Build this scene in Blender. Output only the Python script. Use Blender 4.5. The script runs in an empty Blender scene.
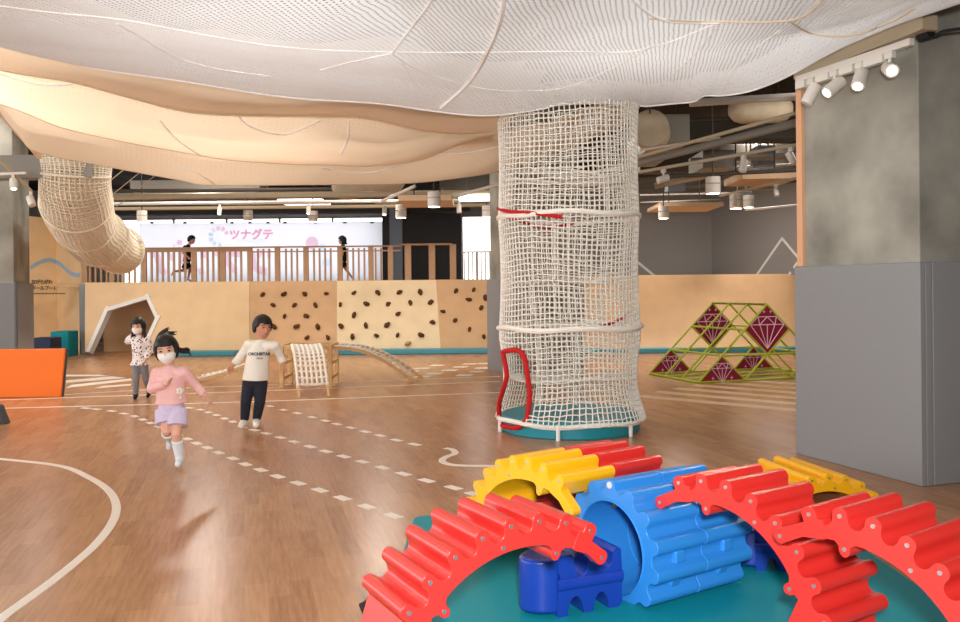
import bpy, bmesh, math, random
from mathutils import Vector, Matrix, noise
from math import sin, cos, pi, sqrt
random.seed(7)
SC = bpy.context.scene
COL = SC.collection
F = 860.0; H = 1.45; HY = 289.0; ROLL = 0.0096
V = Vector

# ---------------------------------------------------------------- camera geometry -> real places
def un(px, py):
    return px - ROLL*(py-HY), py + ROLL*(px-480)
def at(px, py, Y):
    x, y = un(px, py)
    return V(((x-480)*Y/F, Y, H+(HY-y)*Y/F))
def gd(px, py, z=0.0):
    x, y = un(px, py)
    Y = (H-z)*F/(y-HY)
    return V(((x-480)*Y/F, Y, z))
GH = 0.37                                   # the building grid is turned by about 21 degrees
E1 = V((cos(GH), sin(GH), 0)); E2 = V((-sin(GH), cos(GH), 0)); UP = V((0, 0, 1))

# ---------------------------------------------------------------- materials
def mat(name, col, rough=.6, spec=.3, metal=0, emit=0, noise_amt=0, noise_scale=8, bump=0, bump_scale=60, coat=0, transl=0):
    m = bpy.data.materials.new(name); m.use_nodes = True
    nt = m.node_tree; b = nt.nodes['Principled BSDF']
    c = tuple(col)+(1,)
    b.inputs['Base Color'].default_value = c
    b.inputs['Roughness'].default_value = rough
    b.inputs['Specular IOR Level'].default_value = spec
    b.inputs['Metallic'].default_value = metal
    b.inputs['Coat Weight'].default_value = coat
    b.inputs['Coat Roughness'].default_value = .15
    if emit:
        b.inputs['Emission Color'].default_value = c; b.inputs['Emission Strength'].default_value = emit
    tc = nt.nodes.new('ShaderNodeTexCoord')
    if noise_amt:
        n = nt.nodes.new('ShaderNodeTexNoise'); n.inputs['Scale'].default_value = noise_scale; n.inputs['Detail'].default_value = 6
        nt.links.new(tc.outputs['Object'], n.inputs['Vector'])
        r = nt.nodes.new('ShaderNodeMapRange')
        r.inputs[1].default_value = .3; r.inputs[2].default_value = .7
        r.inputs[3].default_value = 1-noise_amt; r.inputs[4].default_value = 1+noise_amt
        nt.links.new(n.outputs['Fac'], r.inputs[0])
        mx = nt.nodes.new('ShaderNodeVectorMath'); mx.operation = 'SCALE'; mx.inputs[0].default_value = col
        nt.links.new(r.outputs[0], mx.inputs['Scale']); nt.links.new(mx.outputs[0], b.inputs['Base Color'])
    if bump:
        n = nt.nodes.new('ShaderNodeTexNoise'); n.inputs['Scale'].default_value = bump_scale; n.inputs['Detail'].default_value = 4
        nt.links.new(tc.outputs['Object'], n.inputs['Vector'])
        bp = nt.nodes.new('ShaderNodeBump'); bp.inputs['Strength'].default_value = bump; bp.inputs['Distance'].default_value = .01
        nt.links.new(n.outputs['Fac'], bp.inputs['Height']); nt.links.new(bp.outputs[0], b.inputs['Normal'])
    if transl:
        t = nt.nodes.new('ShaderNodeBsdfTranslucent'); t.inputs['Color'].default_value = c
        mix = nt.nodes.new('ShaderNodeMixShader'); mix.inputs[0].default_value = transl
        out = nt.nodes['Material Output']
        nt.links.new(b.outputs[0], mix.inputs[1]); nt.links.new(t.outputs[0], mix.inputs[2]); nt.links.new(mix.outputs[0], out.inputs['Surface'])
    return m
def srgb(r, g, b):
    f = lambda c: c/12.92 if c <= .04045 else ((c+.055)/1.055)**2.4
    return (f(r/255), f(g/255), f(b/255))
def net_mat(name, col, cell, wire, transl=.35, wire_v=None):
    """fine netting: square holes between cords, laid out on the cloth's own UV in metres"""
    m = bpy.data.materials.new(name); m.use_nodes = True
    nt = m.node_tree; N = nt.nodes; L = nt.links
    b = N['Principled BSDF']; b.inputs['Base Color'].default_value = tuple(col)+(1,); b.inputs['Roughness'].default_value = .85
    b.inputs['Specular IOR Level'].default_value = .1
    uv = N.new('ShaderNodeUVMap'); sep = N.new('ShaderNodeSeparateXYZ')
    nz = N.new('ShaderNodeTexNoise'); nz.inputs['Scale'].default_value = 6; L.new(uv.outputs[0], nz.inputs['Vector'])
    ad = N.new('ShaderNodeMixRGB'); ad.blend_type = 'ADD'; ad.inputs[0].default_value = cell*.9
    L.new(uv.outputs[0], ad.inputs[1]); L.new(nz.outputs['Color'], ad.inputs[2]); L.new(ad.outputs[0], sep.inputs[0])
    fs = []
    for k in range(2):
        w = wire if (k == 0 or wire_v is None) else wire_v
        a = N.new('ShaderNodeMath'); a.operation = 'DIVIDE'; a.inputs[1].default_value = cell; L.new(sep.outputs[k], a.inputs[0])
        fr = N.new('ShaderNodeMath'); fr.operation = 'FRACT'; L.new(a.outputs[0], fr.inputs[0])
        lt = N.new('ShaderNodeMath'); lt.operation = 'LESS_THAN'; lt.inputs[1].default_value = w; L.new(fr.outputs[0], lt.inputs[0])
        fs.append(lt)
    mx = N.new('ShaderNodeMath'); mx.operation = 'MAXIMUM'; L.new(fs[0].outputs[0], mx.inputs[0]); L.new(fs[1].outputs[0], mx.inputs[1])
    t = N.new('ShaderNodeBsdfTranslucent'); t.inputs['Color'].default_value = tuple(col)+(1,)
    m1 = N.new('ShaderNodeMixShader'); m1.inputs[0].default_value = transl; L.new(b.outputs[0], m1.inputs[1]); L.new(t.outputs[0], m1.inputs[2])
    tr = N.new('ShaderNodeBsdfTransparent')
    m2 = N.new('ShaderNodeMixShader'); L.new(mx.outputs[0], m2.inputs[0]); L.new(tr.outputs[0], m2.inputs[1]); L.new(m1.outputs[0], m2.inputs[2])
    L.new(m2.outputs[0], N['Material Output'].inputs['Surface'])
    return m

def floor_material():
    m = bpy.data.materials.new('wood_vinyl'); m.use_nodes = True
    nt = m.node_tree; N = nt.nodes; L = nt.links; b = N['Principled BSDF']
    tc = N.new('ShaderNodeTexCoord'); mp = N.new('ShaderNodeMapping'); mp.inputs['Rotation'].default_value = (0, 0, -(pi/2+.27))
    L.new(tc.outputs['Object'], mp.inputs[0])
    br = N.new('ShaderNodeTexBrick'); br.offset = .37; br.squash = 1
    br.inputs['Scale'].default_value = 1; br.inputs['Mortar Size'].default_value = .0
    br.inputs['Brick Width'].default_value = .55; br.inputs['Row Height'].default_value = .105
    br.inputs['Color1'].default_value = (0, 0, 0, 1); br.inputs['Color2'].default_value = (1, 1, 1, 1)
    L.new(mp.outputs[0], br.inputs['Vector'])
    mp2 = N.new('ShaderNodeMapping'); mp2.inputs['Scale'].default_value = (1.2, 14, 1)
    L.new(mp.outputs[0], mp2.inputs[0])
    n = N.new('ShaderNodeTexNoise'); n.inputs['Scale'].default_value = 3; n.inputs['Detail'].default_value = 8; n.inputs['Roughness'].default_value = .6
    L.new(mp2.outputs[0], n.inputs['Vector'])
    n2 = N.new('ShaderNodeTexNoise'); n2.inputs['Scale'].default_value = .45; n2.inputs['Detail'].default_value = 3
    L.new(tc.outputs['Object'], n2.inputs['Vector'])
    def mad(a, k, c):
        q = N.new('ShaderNodeMath'); q.operation = 'MULTIPLY_ADD'; L.new(a, q.inputs[0]); q.inputs[1].default_value = k
        if isinstance(c, float): q.inputs[2].default_value = c
        else: L.new(c, q.inputs[2])
        return q.outputs[0]
    s = N.new('ShaderNodeSeparateColor'); L.new(br.outputs['Color'], s.inputs[0])
    v = mad(s.outputs[0], .20, 0.12); v = mad(n.outputs['Fac'], .7, v); v = mad(n2.outputs['Fac'], .14, v)
    rp = N.new('ShaderNodeValToRGB'); L.new(v, rp.inputs[0])
    e = rp.color_ramp.elements
    e[0].position = .3; e[0].color = srgb(140, 92, 61)+(1,)
    e[1].position = .9; e[1].color = srgb(204, 152, 108)+(1,)
    L.new(rp.outputs[0], b.inputs['Base Color'])
    b.inputs['Roughness'].default_value = .27; b.inputs['Specular IOR Level'].default_value = .4
    return m

M = {}
def setup_materials():
    M.update(
        floor=floor_material(),
        line=mat('line_white', srgb(240, 228, 214), .5),
        concrete=mat('concrete', srgb(152, 149, 138), .8, .2, noise_amt=.4, noise_scale=1.5, bump=.15, bump_scale=12),
        pad=mat('grey_pad', srgb(142, 142, 143), .75, .2, bump=.2, bump_scale=220, noise_amt=.03, noise_scale=150),
        greywall=mat('grey_wall', srgb(150, 146, 143), .85, .1),
        darkwall=mat('dark_wall', srgb(74, 72, 72), .85, .1),
        bluegrey=mat('blue_grey', srgb(120, 128, 140), .7),
        ceiling=mat('ceiling_dark', srgb(62, 57, 51), .9, .1, noise_amt=.2, noise_scale=2),
        ply=None, plyd=None,
        rope=mat('cream_rope', srgb(246, 242, 232), .85, .1),
        ropeshade=mat('beige_rope', srgb(232, 219, 196), .85, .1),  # the net tunnel's own beige
        redrope=mat('red_rope', srgb(196, 36, 38), .7, .2),
        teal=mat('teal_vinyl', srgb(14, 142, 154), .5, .2, bump=.12, bump_scale=5),
        tealbase=mat('teal_base', srgb(34, 142, 158), .4, .4),
        tealstrip=mat('teal_strip', srgb(72, 152, 168), .4, .4),
        white=mat('white_paint', srgb(235, 233, 228), .45),
        lampwhite=mat('lamp_white', srgb(214, 208, 198), .5),
        bulb=mat('lamp_glow', (1, .86, .62), .5, emit=9),
        red=mat('red_plastic', srgb(216, 50, 44), .32, .45, coat=.2),
        yellow=mat('yellow_plastic', srgb(248, 182, 20), .32, .45, coat=.2),
        blue=mat('blue_plastic', srgb(46, 134, 216), .32, .45, coat=.2),
        navy=mat('navy_plastic', srgb(22, 58, 158), .32, .45, coat=.2),
        screw=mat('screw_steel', srgb(205, 205, 205), .3, .5, metal=.9),
        black=mat('black_nylon', srgb(24, 24, 26), .6),
        orange=mat('orange_vinyl', srgb(252, 122, 26), .5, .3),
        darkgrey=mat('dark_grey_vinyl', srgb(72, 74, 78), .6),
        navyvinyl=mat('navy_vinyl', srgb(36, 46, 76), .5),
        wood=mat('pale_wood', srgb(222, 184, 132), .55, .3, noise_amt=.07, noise_scale=9),
        railwood=mat('rail_wood', srgb(178, 140, 106), .55, .3, noise_amt=.06, noise_scale=9),
        trimwood=mat('trim_wood', srgb(222, 170, 132), .6),
        hold=mat('hold_brown', srgb(92, 58, 30), .7, .2),
        holdtan=mat('hold_tan', srgb(190, 150, 98), .7, .2),
        lime=mat('lime_tube', srgb(168, 180, 44), .4, .4),
        maroon=mat('maroon_panel', srgb(134, 28, 56), .5),
        pinkline=mat('pale_print', srgb(226, 190, 204), .5),
        duct=mat('duct_wrap', srgb(190, 176, 150), .7, .2, noise_amt=.08, noise_scale=6),
        ductgrey=mat('duct_grey', srgb(128, 122, 112), .5, .4),
        pipe=mat('pipe_tan', srgb(168, 152, 126), .55),
        pipedark=mat('pipe_dark', srgb(74, 68, 60), .6),
        tile=mat('tan_panel', srgb(214, 184, 150), .7, noise_amt=.05),
        banner=mat('banner_cloth', srgb(246, 247, 252), .8, .1, transl=.75),
        pink=mat('pink_print', srgb(252, 176, 214), .7, .1, transl=.75),
        pinklight=mat('pale_pink_print', srgb(254, 222, 236), .7, .1, transl=.75),
        bluelight=mat('pale_blue_print', srgb(224, 242, 252), .7, .1, transl=.75),
        lilac=mat('lilac_print', srgb(240, 234, 250), .7, .1, transl=.75),
        bluepaint=mat('blue_paint', srgb(168, 198, 224), .6),
        ink=mat('ink', srgb(60, 50, 44), .6),
        skin=mat('skin', srgb(224, 172, 146), .5, .3),
        skintan=mat('skin_tan', srgb(206, 150, 122), .5, .3),
        hair=mat('black_hair', srgb(24, 20, 20), .45, .4),
        eye=mat('eye_dark', srgb(26, 20, 18), .3),
        lip=mat('lip', srgb(176, 96, 88), .5),
        mask=mat('white_mask', srgb(240, 236, 232), .8, .1),
        pinkshirt=mat('pink_knit', srgb(240, 190, 186), .85, .1, bump=.2, bump_scale=90),
        lilaccloth=mat('lilac_cloth', srgb(214, 200, 226), .85, .1, noise_amt=.08, noise_scale=40),
        whitecloth=mat('white_cloth', srgb(238, 234, 222), .85, .1),
        navycloth=mat('navy_cloth', srgb(48, 50, 60), .85, .1, noise_amt=.1, noise_scale=12),
        greycloth=mat('grey_tights', srgb(136, 138, 142), .85, .1),
        sock=mat('white_sock', srgb(228, 236, 240), .85, .1),
        darksock=mat('dark_sock', srgb(40, 42, 52), .85, .1),
        blackcloth=mat('black_cloth', srgb(26, 26, 30), .85, .1),
        whitenet=net_mat('white_netting', srgb(244, 246, 248), .027, .66, .3),
        peachnet=net_mat('lamplit_netting', srgb(236, 212, 184), .055, .84, .5, .95),  # white netting, with the lamps' warm light put into its colour
        cord=mat('white_cord', srgb(244, 243, 240), .8, .1),
        tan=mat('tan_binding', srgb(212, 192, 160), .8, .1),
        glow=mat('lit_panel', (1, .98, .95), .5, emit=2.2),
    )
    for k, c in (('ply', (228, 194, 150)), ('plyd', (205, 165, 122)), ('plyl', (231, 206, 166)), ('plywall', (246, 212, 164))):
        M[k] = mat('plywood_'+k, srgb(*c), .55, .25, noise_amt=.05, noise_scale=3)
    M['beigeline'] = mat('line_beige', srgb(206, 172, 136), .5)
    # dotted blouse
    m = mat('dotted_cloth', srgb(240, 234, 232), .85, .1); nt = m.node_tree
    v = nt.nodes.new('ShaderNodeTexVoronoi'); v.inputs['Scale'].default_value = 30
    tc = nt.nodes.new('ShaderNodeTexCoord'); nt.links.new(tc.outputs['Object'], v.inputs['Vector'])
    r = nt.nodes.new('ShaderNodeValToRGB'); r.color_ramp.interpolation = 'CONSTANT'
    r.color_ramp.elements[0].color = srgb(52, 44, 56)+(1,); r.color_ramp.elements[1].position = .32; r.color_ramp.elements[1].color = srgb(242, 234, 232)+(1,)
    nt.links.new(v.outputs['Distance'], r.inputs[0]); nt.links.new(r.outputs[0], nt.nodes['Principled BSDF'].inputs['Base Color'])
    M['dots'] = m

# ---------------------------------------------------------------- object plumbing
def tag(o, label=None, cat=None, group=None, kind=None):
    if label: o['label'] = label
    if cat: o['category'] = cat
    if group: o['group'] = group
    if kind: o['kind'] = kind
    return o
def thing(name, loc, label, cat, group=None):
    o = bpy.data.objects.new(name, None); o.empty_display_size = .1; COL.objects.link(o); o.location = loc
    return tag(o, label, cat, group)
def smooth_mesh(me, ang=40):
    me.shade_smooth() if hasattr(me, 'shade_smooth') else None
    try: me.set_sharp_from_angle(angle=math.radians(ang))
    except Exception: pass
class MB:
    """collects world-space shapes for ONE mesh"""
    def __init__(s): s.v = []; s.f = []
    def add(s, vs, fs):
        n = len(s.v); s.v += [V(p) for p in vs]; s.f += [tuple(i+n for i in f) for f in fs]; return s
    def box(s, c, ex, ey, ez):                       # centre and three half-axis vectors
        c = V(c); ex = V(ex); ey = V(ey); ez = V(ez)
        p = [c+ex*a+ey*b+ez*d for d in (-1, 1) for b in (-1, 1) for a in (-1, 1)]
        q = [(0, 2, 3, 1), (4, 5, 7, 6), (0, 1, 5, 4), (2, 6, 7, 3), (1, 3, 7, 5), (0, 4, 6, 2)]
        if ex.cross(ey).dot(ez) < 0: q = [f[::-1] for f in q]
        return s.add(p, q)
    def bar(s, a, b, w, h, up=UP):
        a = V(a); b = V(b); d = b-a; side = d.cross(up)
        if side.length < 1e-6: side = d.cross(V((0, 1, 0)))
        side.normalize(); u = side.cross(d).normalized()
        return s.box((a+b)/2, d/2, side*w/2, u*h/2)
    def prism(s, pts, n):                            # planar loop pushed along vector n
        pts = [V(p) for p in pts]; n = V(n); k = len(pts)
        nor = V((0, 0, 0))
        for i in range(k): nor += pts[i].cross(pts[(i+1) % k])
        if nor.dot(n) > 0: pts = pts[::-1]
        fs = [tuple(range(k)), tuple(range(2*k-1, k-1, -1))]
        fs += [((i+1) % k, i, i+k, (i+1) % k+k) for i in range(k)]
        return s.add(pts+[p+n for p in pts], fs)
    def flat(s, pts):
        return s.add(pts, [tuple(range(len(pts)))])
    def tube(s, pts, r, n=6, closed=False, caps=True):
        pts = [V(p) for p in pts]; k = len(pts)
        rr = r if isinstance(r, (list, tuple)) else [r]*k
        vs = []; prev = None
        for i, p in enumerate(pts):
            if closed: t = pts[(i+1) % k]-pts[i-1]
            else: t = pts[min(i+1, k-1)]-pts[max(i-1, 0)]
            if t.length < 1e-9: t = V((0, 0, 1))
            t.normalize()
            if prev is None:
                a = t.cross(UP)
                if a.length < .1: a = t.cross(V((1, 0, 0)))
                a.normalize()
            else:
                a = prev-t*prev.dot(t)
                if a.length < 1e-6: a = t.orthogonal()
                a.normalize()
            prev = a; b = t.cross(a)
            for j in range(n):
                q = 2*pi*j/n; vs.append(p+a*(rr[i]*cos(q))+b*(rr[i]*sin(q)))
        fs = []
        for i in range(k if closed else k-1):
            i2 = (i+1) % k
            for j in range(n):
                j2 = (j+1) % n; fs.append((i*n+j, i*n+j2, i2*n+j2, i2*n+j))
        if not closed and caps:
            fs.append(tuple(range(n-1, -1, -1))); fs.append(tuple((k-1)*n+j for j in range(n)))
        return s.add(vs, fs)
    def capsule(s, p0, r0, p1, r1, n=12):
        p0 = V(p0); p1 = V(p1); d = p1-p0
        if d.length < 1e-6: d = V((0, 0, 1e-4))
        t = d.normalized(); pts = []; rr = []
        for q in (88, 60, 30): pts.append(p0-t*r0*sin(math.radians(q))); rr.append(r0*cos(math.radians(q)))
        for q in range(5): pts.append(p0.lerp(p0+d, q/4)); rr.append(r0+(r1-r0)*q/4)
        for q in (30, 60, 88): pts.append(p1+t*r1*sin(math.radians(q))); rr.append(r1*cos(math.radians(q)))
        return s.tube(pts, rr, n)
    def chain(s, pts, rr, n=12):
        for i in range(len(pts)-1): s.capsule(pts[i], rr[i], pts[i+1], rr[i+1], n)
        return s
    def ell(s, c, ax, ay, az, nu=18, nv=12):         # ellipsoid by three axis vectors
        c = V(c); vs = []; fs = []
        for i in range(1, nv):
            t = pi*i/nv
            for j in range(nu):
                q = 2*pi*j/nu; vs.append(c+V(ax)*sin(t)*cos(q)+V(ay)*sin(t)*sin(q)+V(az)*cos(t))
        for i in range(nv-2):
            for j in range(nu):
                j2 = (j+1) % nu; fs.append((i*nu+j, (i+1)*nu+j, (i+1)*nu+j2, i*nu+j2))
        top = len(vs); vs += [c+V(az), c-V(az)]
        for j in range(nu):
            j2 = (j+1) % nu; fs.append((top, j, j2)); fs.append((top+1, (nv-2)*nu+j2, (nv-2)*nu+j))
        if V(ax).cross(V(ay)).dot(V(az)) < 0: fs = [f[::-1] for f in fs]
        return s.add(vs, fs)
    def cyl(s, a, b, r, n=20, r2=None):
        return s.tube([a, b], [r, r if r2 is None else r2], n)
    def mesh(s, name, origin=None):
        me = bpy.data.meshes.new(name)
        o = V(origin) if origin is not None else V((0, 0, 0))
        me.from_pydata([p-o for p in s.v], [], s.f); me.validate(); me.update()
        return me
    def build(s, name, m, parent=None, origin=None, bevel=0, seg=2, ang=40, remesh=0, smooth=4, recalc=False):
        if parent is not None: origin = wloc(parent)
        elif origin is None:
            lo = [min(p[i] for p in s.v) for i in range(3)]; hi = [max(p[i] for p in s.v) for i in range(3)]
            origin = V(((lo[0]+hi[0])/2, (lo[1]+hi[1])/2, lo[2]))
        me = s.mesh(name, origin)
        ob = bpy.data.objects.new(name, me); COL.objects.link(ob)
        if parent is not None: ob.parent = parent; ob['wl'] = 0; del ob['wl']
        else: ob.location = origin
        if remesh:
            md = ob.modifiers.new('r', 'REMESH'); md.mode = 'VOXEL'; md.voxel_size = remesh
            md = ob.modifiers.new('s', 'SMOOTH'); md.iterations = smooth; md.factor = .5
            bake(ob)
        if recalc:
            bm = bmesh.new(); bm.from_mesh(ob.data); bmesh.ops.recalc_face_normals(bm, faces=bm.faces); bm.to_mesh(ob.data); bm.free()
        hard = False
        if bevel:
            smooth_mesh(ob.data, ang)
            md = ob.modifiers.new('bevel', 'BEVEL'); md.width = bevel; md.segments = seg; md.limit_method = 'ANGLE'; md.angle_limit = math.radians(35); md.harden_normals = True
            bake(ob); hard = True
        ob.data.materials.clear(); ob.data.materials.append(m if not isinstance(m, str) else M[m])
        if not hard: smooth_mesh(ob.data, 180 if remesh else ang)
        return ob
def wloc(o):
    p = V((0, 0, 0))
    while o is not None: p = p+o.location; o = o.parent
    return p
def bake(ob):
    bpy.context.view_layer.update()
    dg = bpy.context.evaluated_depsgraph_get()
    me = bpy.data.meshes.new_from_object(ob.evaluated_get(dg))
    old = ob.data; ob.modifiers.clear(); ob.data = me; bpy.data.meshes.remove(old)
def struct(mb, name, m, **k):
    return tag(mb.build(name, m, **k), kind='structure')
def text_obj(name, body, m, parent, loc, right, up, size, extrude=.002, align='CENTER', bold=0):
    c = bpy.data.curves.new(name, 'FONT'); c.offset = bold; c.body = body; c.size = size; c.extrude = extrude; c.fill_mode = 'FRONT' if extrude == 0 else 'BOTH'; c.align_x = align; c.resolution_u = 3
    o = bpy.data.objects.new(name, c); COL.objects.link(o)
    bpy.context.view_layer.update()
    me = bpy.data.meshes.new_from_object(o.evaluated_get(bpy.context.evaluated_depsgraph_get()))
    bpy.data.objects.remove(o)
    r = V(right).normalized(); u = V(up).normalized(); n = r.cross(u)
    mt = Matrix((r, u, n)).transposed().to_4x4(); mt.translation = V(loc)-(wloc(parent) if parent else V((0, 0, 0)))
    me.transform(mt); me.materials.clear(); me.materials.append(M[m])
    ob = bpy.data.objects.new(name, me); COL.objects.link(ob)
    if parent: ob.parent = parent
    return ob
setup_materials()
#@@SECTION
# ================================================================ THE SETTING
def plane_pts(pts, z): return [V((p[0], p[1], z)) for p in pts]
b = MB(); b.box((-1, 12, -.05), (15, 0, 0), (0, 18, 0), (0, 0, .05)); struct(b, 'floor', 'floor', origin=(0, 0, 0))
b = MB(); b.box((-1, 12, 4.75), (15, 0, 0), (0, 18, 0), (0, 0, .08)); struct(b, 'ceiling', 'ceiling')

def line_strip(pts, w, name='floor_marking'):
    """painted stripe following ground points"""
    b = MB(); k = len(pts); l = []; r = []
    for i, p in enumerate(pts):
        t = (pts[min(i+1, k-1)]-pts[max(i-1, 0)]).normalized(); s = V((-t.y, t.x, 0))*w/2
        l.append(p+s); r.append(p-s)
    for i in range(k-1):
        b.prism([l[i], l[i+1], r[i+1], r[i]], (0, 0, .003))
    return b
def catmull(pts, n=6):
    out = []; P = [pts[0]]+list(pts)+[pts[-1]]
    for i in range(1, len(P)-2):
        for j in range(n):
            t = j/n
            out.append(.5*((2*P[i])+(P[i+1]-P[i-1])*t+(2*P[i-1]-5*P[i]+4*P[i+1]-P[i+2])*t*t+(3*P[i]-P[i-1]-3*P[i+1]+P[i+2])*t**3))
    return out+[P[-2]]
def marking(b): return struct(b, 'floor_marking', 'line')
marking(line_strip(catmull([gd(*p) for p in [(-40, 455), (0, 459), (60, 466), (90, 478), (108, 490), (116, 504), (113, 521), (95, 545), (60, 575), (25, 601), (2, 618), (-40, 655)]]), .055))
marking(line_strip(catmull([gd(*p) for p in [(445, 448.3), (452, 449.5), (455, 453.5), (446, 457), (442, 460.5), (446, 463.5), (460, 465.5), (497, 466)]]), .06))
def dashes(pts, w=.07, L=.15):
    b = MB()
    g = [gd(*p) for p in pts]
    for i, p in enumerate(g):
        t = (g[min(i+1, len(g)-1)]-g[max(i-1, 0)]).normalized(); s = V((-t.y, t.x, 0))
        b.prism([p-t*L/2-s*w/2, p+t*L/2-s*w/2, p+t*L/2+s*w/2, p-t*L/2+s*w/2], (0, 0, .003))
    marking(b)
q7 = lambda L: [(x/3.84, 340+y/3.84) for x, y in L]
q2 = lambda L: [(230+x/3.556, 400+y/3.556) for x, y in L]
dashes(q7([(330, 262), (370, 266), (430, 273), (476, 283), (517, 293), (548, 306), (578, 319), (610, 333), (645, 348), (682, 364), (720, 380), (755, 397), (797, 414), (840, 433)])+q2([(10, 208), (55, 229), (110, 249), (170, 272), (243, 296), (320, 321), (400, 349), (487, 380), (580, 412)]))
dashes(q7([(690, 255), (728, 261), (770, 268), (800, 278), (832, 289), (862, 302), (895, 314)])+q2([(45, 97), (88, 107), (130, 119), (180, 134), (230, 149), (285, 166), (342, 183), (405, 201), (472, 220), (543, 241), (617, 263), (700, 287), (795, 312), (868, 335)]))
dashes([(190+x/4, 320+y/4) for x, y in [(320, 345), (375, 360), (430, 373), (490, 389)]]+q2([(340, 74), (380, 86), (430, 99), (481, 113), (535, 127), (592, 143), (657, 158)]))
marking(line_strip([gd(-60, 402), gd(250, 391.5), gd(500, 381.5)], .05))
marking(line_strip([gd(-60, 410), gd(250, 402), gd(500, 392.5)], .05))
marking(line_strip([gd(60, 395), gd(160, 389), gd(500, 376.5)], .04))
b = MB()                                                                   # zebra stripes before the green frame
A = gd(630, 396.4); B = gd(860, 417.6); t = (B-A).normalized(); s = V((-t.y, t.x, 0))
for k in range(6):
    o = s*(.53*k)
    b.prism([A+o, B+o, B+o+s*.22, A+o+s*.22], (0, 0, .003))
struct(b, 'floor_marking', 'beigeline')
b = MB()                                                                   # slanted bars by the orange block
for (x0, y0, x1, y1, x2, y2, x3, y3) in [(66, 388, 72, 385, 131, 378.5, 132, 380.5), (66, 383, 66, 380.5, 112, 376.5, 126, 378), (66, 376.5, 66, 374.8, 100, 375, 108, 376), (94, 388.5, 104, 386, 131, 384, 131, 385.5)]:
    b.prism([gd(x0, y0), gd(x1, y1), gd(x2, y2), gd(x3, y3)], (0, 0, .003))
marking(b)
b = MB()                                                                   # chequered marks before the climbing wall
for x, y in [(355, 495), (300, 506), (258, 517), (475, 490), (440, 501), (400, 513), (345, 525), (300, 537), (520, 505), (500, 518), (455, 531), (530, 488)]:
    c = gd(340+x/3.656, 230+y/3.656); b.prism([c+V((-.16, -.11, 0)), c+V((.1, -.11, 0)), c+V((.16, .11, 0)), c+V((-.1, .11, 0))], (0, 0, .003))
marking(b)

# ---- back wall with the two windows, side walls
BW = 27.0
def wallbox(name, m, x0, x1, y0, y1, z0, z1):
    b = MB(); b.box(((x0+x1)/2, (y0+y1)/2, (z0+z1)/2), ((x1-x0)/2, 0, 0), (0, (y1-y0)/2, 0), (0, 0, (z1-z0)/2))
    return struct(b, name, m)
wallbox('wall_back_lintel', 'greywall', -16, 1.5, BW, BW+.2, 3.78, 4.75)
wallbox('wall_back_sill', 'greywall', -16, 1.5, BW, BW+.2, 0, 1.7)
wallbox('wall_back_pier', 'darkwall', -2.95, -.55, BW-.9, BW+.2, 1.7, 4.75)
wallbox('wall_back_end', 'darkwall', .42, 1.5, BW, BW+.2, 1.7, 3.8)
wallbox('wall_back_corner', 'greywall', -16, -11.3, BW, BW+.2, 1.7, 3.8)
for n, (x0, x1) in enumerate([(-11.3, -2.95), (-.55, .42)]):
    f = thing('window_%d' % (n+1), ((x0+x1)/2, BW, 1.7), None, None); f['kind'] = 'structure'
    fr = MB(); nb = max(1, int((x1-x0)/1.4))
    for k in range(nb+1): x = x0+(x1-x0)*k/nb; fr.box((x, BW+.1, 2.74), (.03, 0, 0), (0, .05, 0), (0, 0, 1.04))
    for z in (1.73, 3.75): fr.box(((x0+x1)/2, BW+.1, z), ((x1-x0)/2, 0, 0), (0, .05, 0), (0, 0, .03))
    fr.build('window_frame', 'ductgrey', f)
c1 = V((6.75, 25, 0))
b = MB(); b.box((3.6, 25.1, 2.37), (3.15, 0, 0), (0, .1, 0), (0, 0, 2.37)); struct(b, 'wall_far', 'greywall')
b = MB(); d = -E2*7; b.prism([c1, c1+d, c1+d+E1*.2, c1+E1*.2], (0, 0, 4.75)); wr = struct(b, 'wall_right', 'greywall')
wallbox('wall_left', 'greywall', -15.2, -15, 15, 30, 0, 4.75)
wallbox('wall_behind_light_block', 'greywall', -5, 13.2, -6.2, -6, 0, 4.75)  # unseen, added to cut the daylight coming from behind
wallbox('wall_side', 'greywall', 13, 13.2, -6, 22, 0, 4.75)
# mountain outline painted on the grey walls
def hit_wall(px, py):                             # where the sight line meets the right wall
    x, y = un(px, py); k = (x-480)/F; n = E1
    Y = (c1.dot(n))/(k*n.x+n.y); return at(px, py, Y)-E1*.006
def stroke(b, a, c, w, n):
    t = (c-a).normalized(); s = t.cross(n).normalized()*w/2
    b.prism([a-s, c-s, c+s, a+s], V(n)*.004)
q = lambda x, y: (620+x/5.183, 180+y/5.183)
b = MB()
for a, c in [((700, 505), (842, 300)), ((838, 300), (960, 445)), ((865, 505), (885, 478)), ((900, 455), (920, 428))]:
    stroke(b, hit_wall(*q(*a)), hit_wall(*q(*c)), .07, E1)
struct(b, 'wall_right_mountain_line', 'white')
b = MB(); stroke(b, at(*q(60, 400), 24.99), at(*q(198, 512), 24.99), .07, V((0, 1, 0))); struct(b, 'wall_far_mountain_line', 'white')

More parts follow.
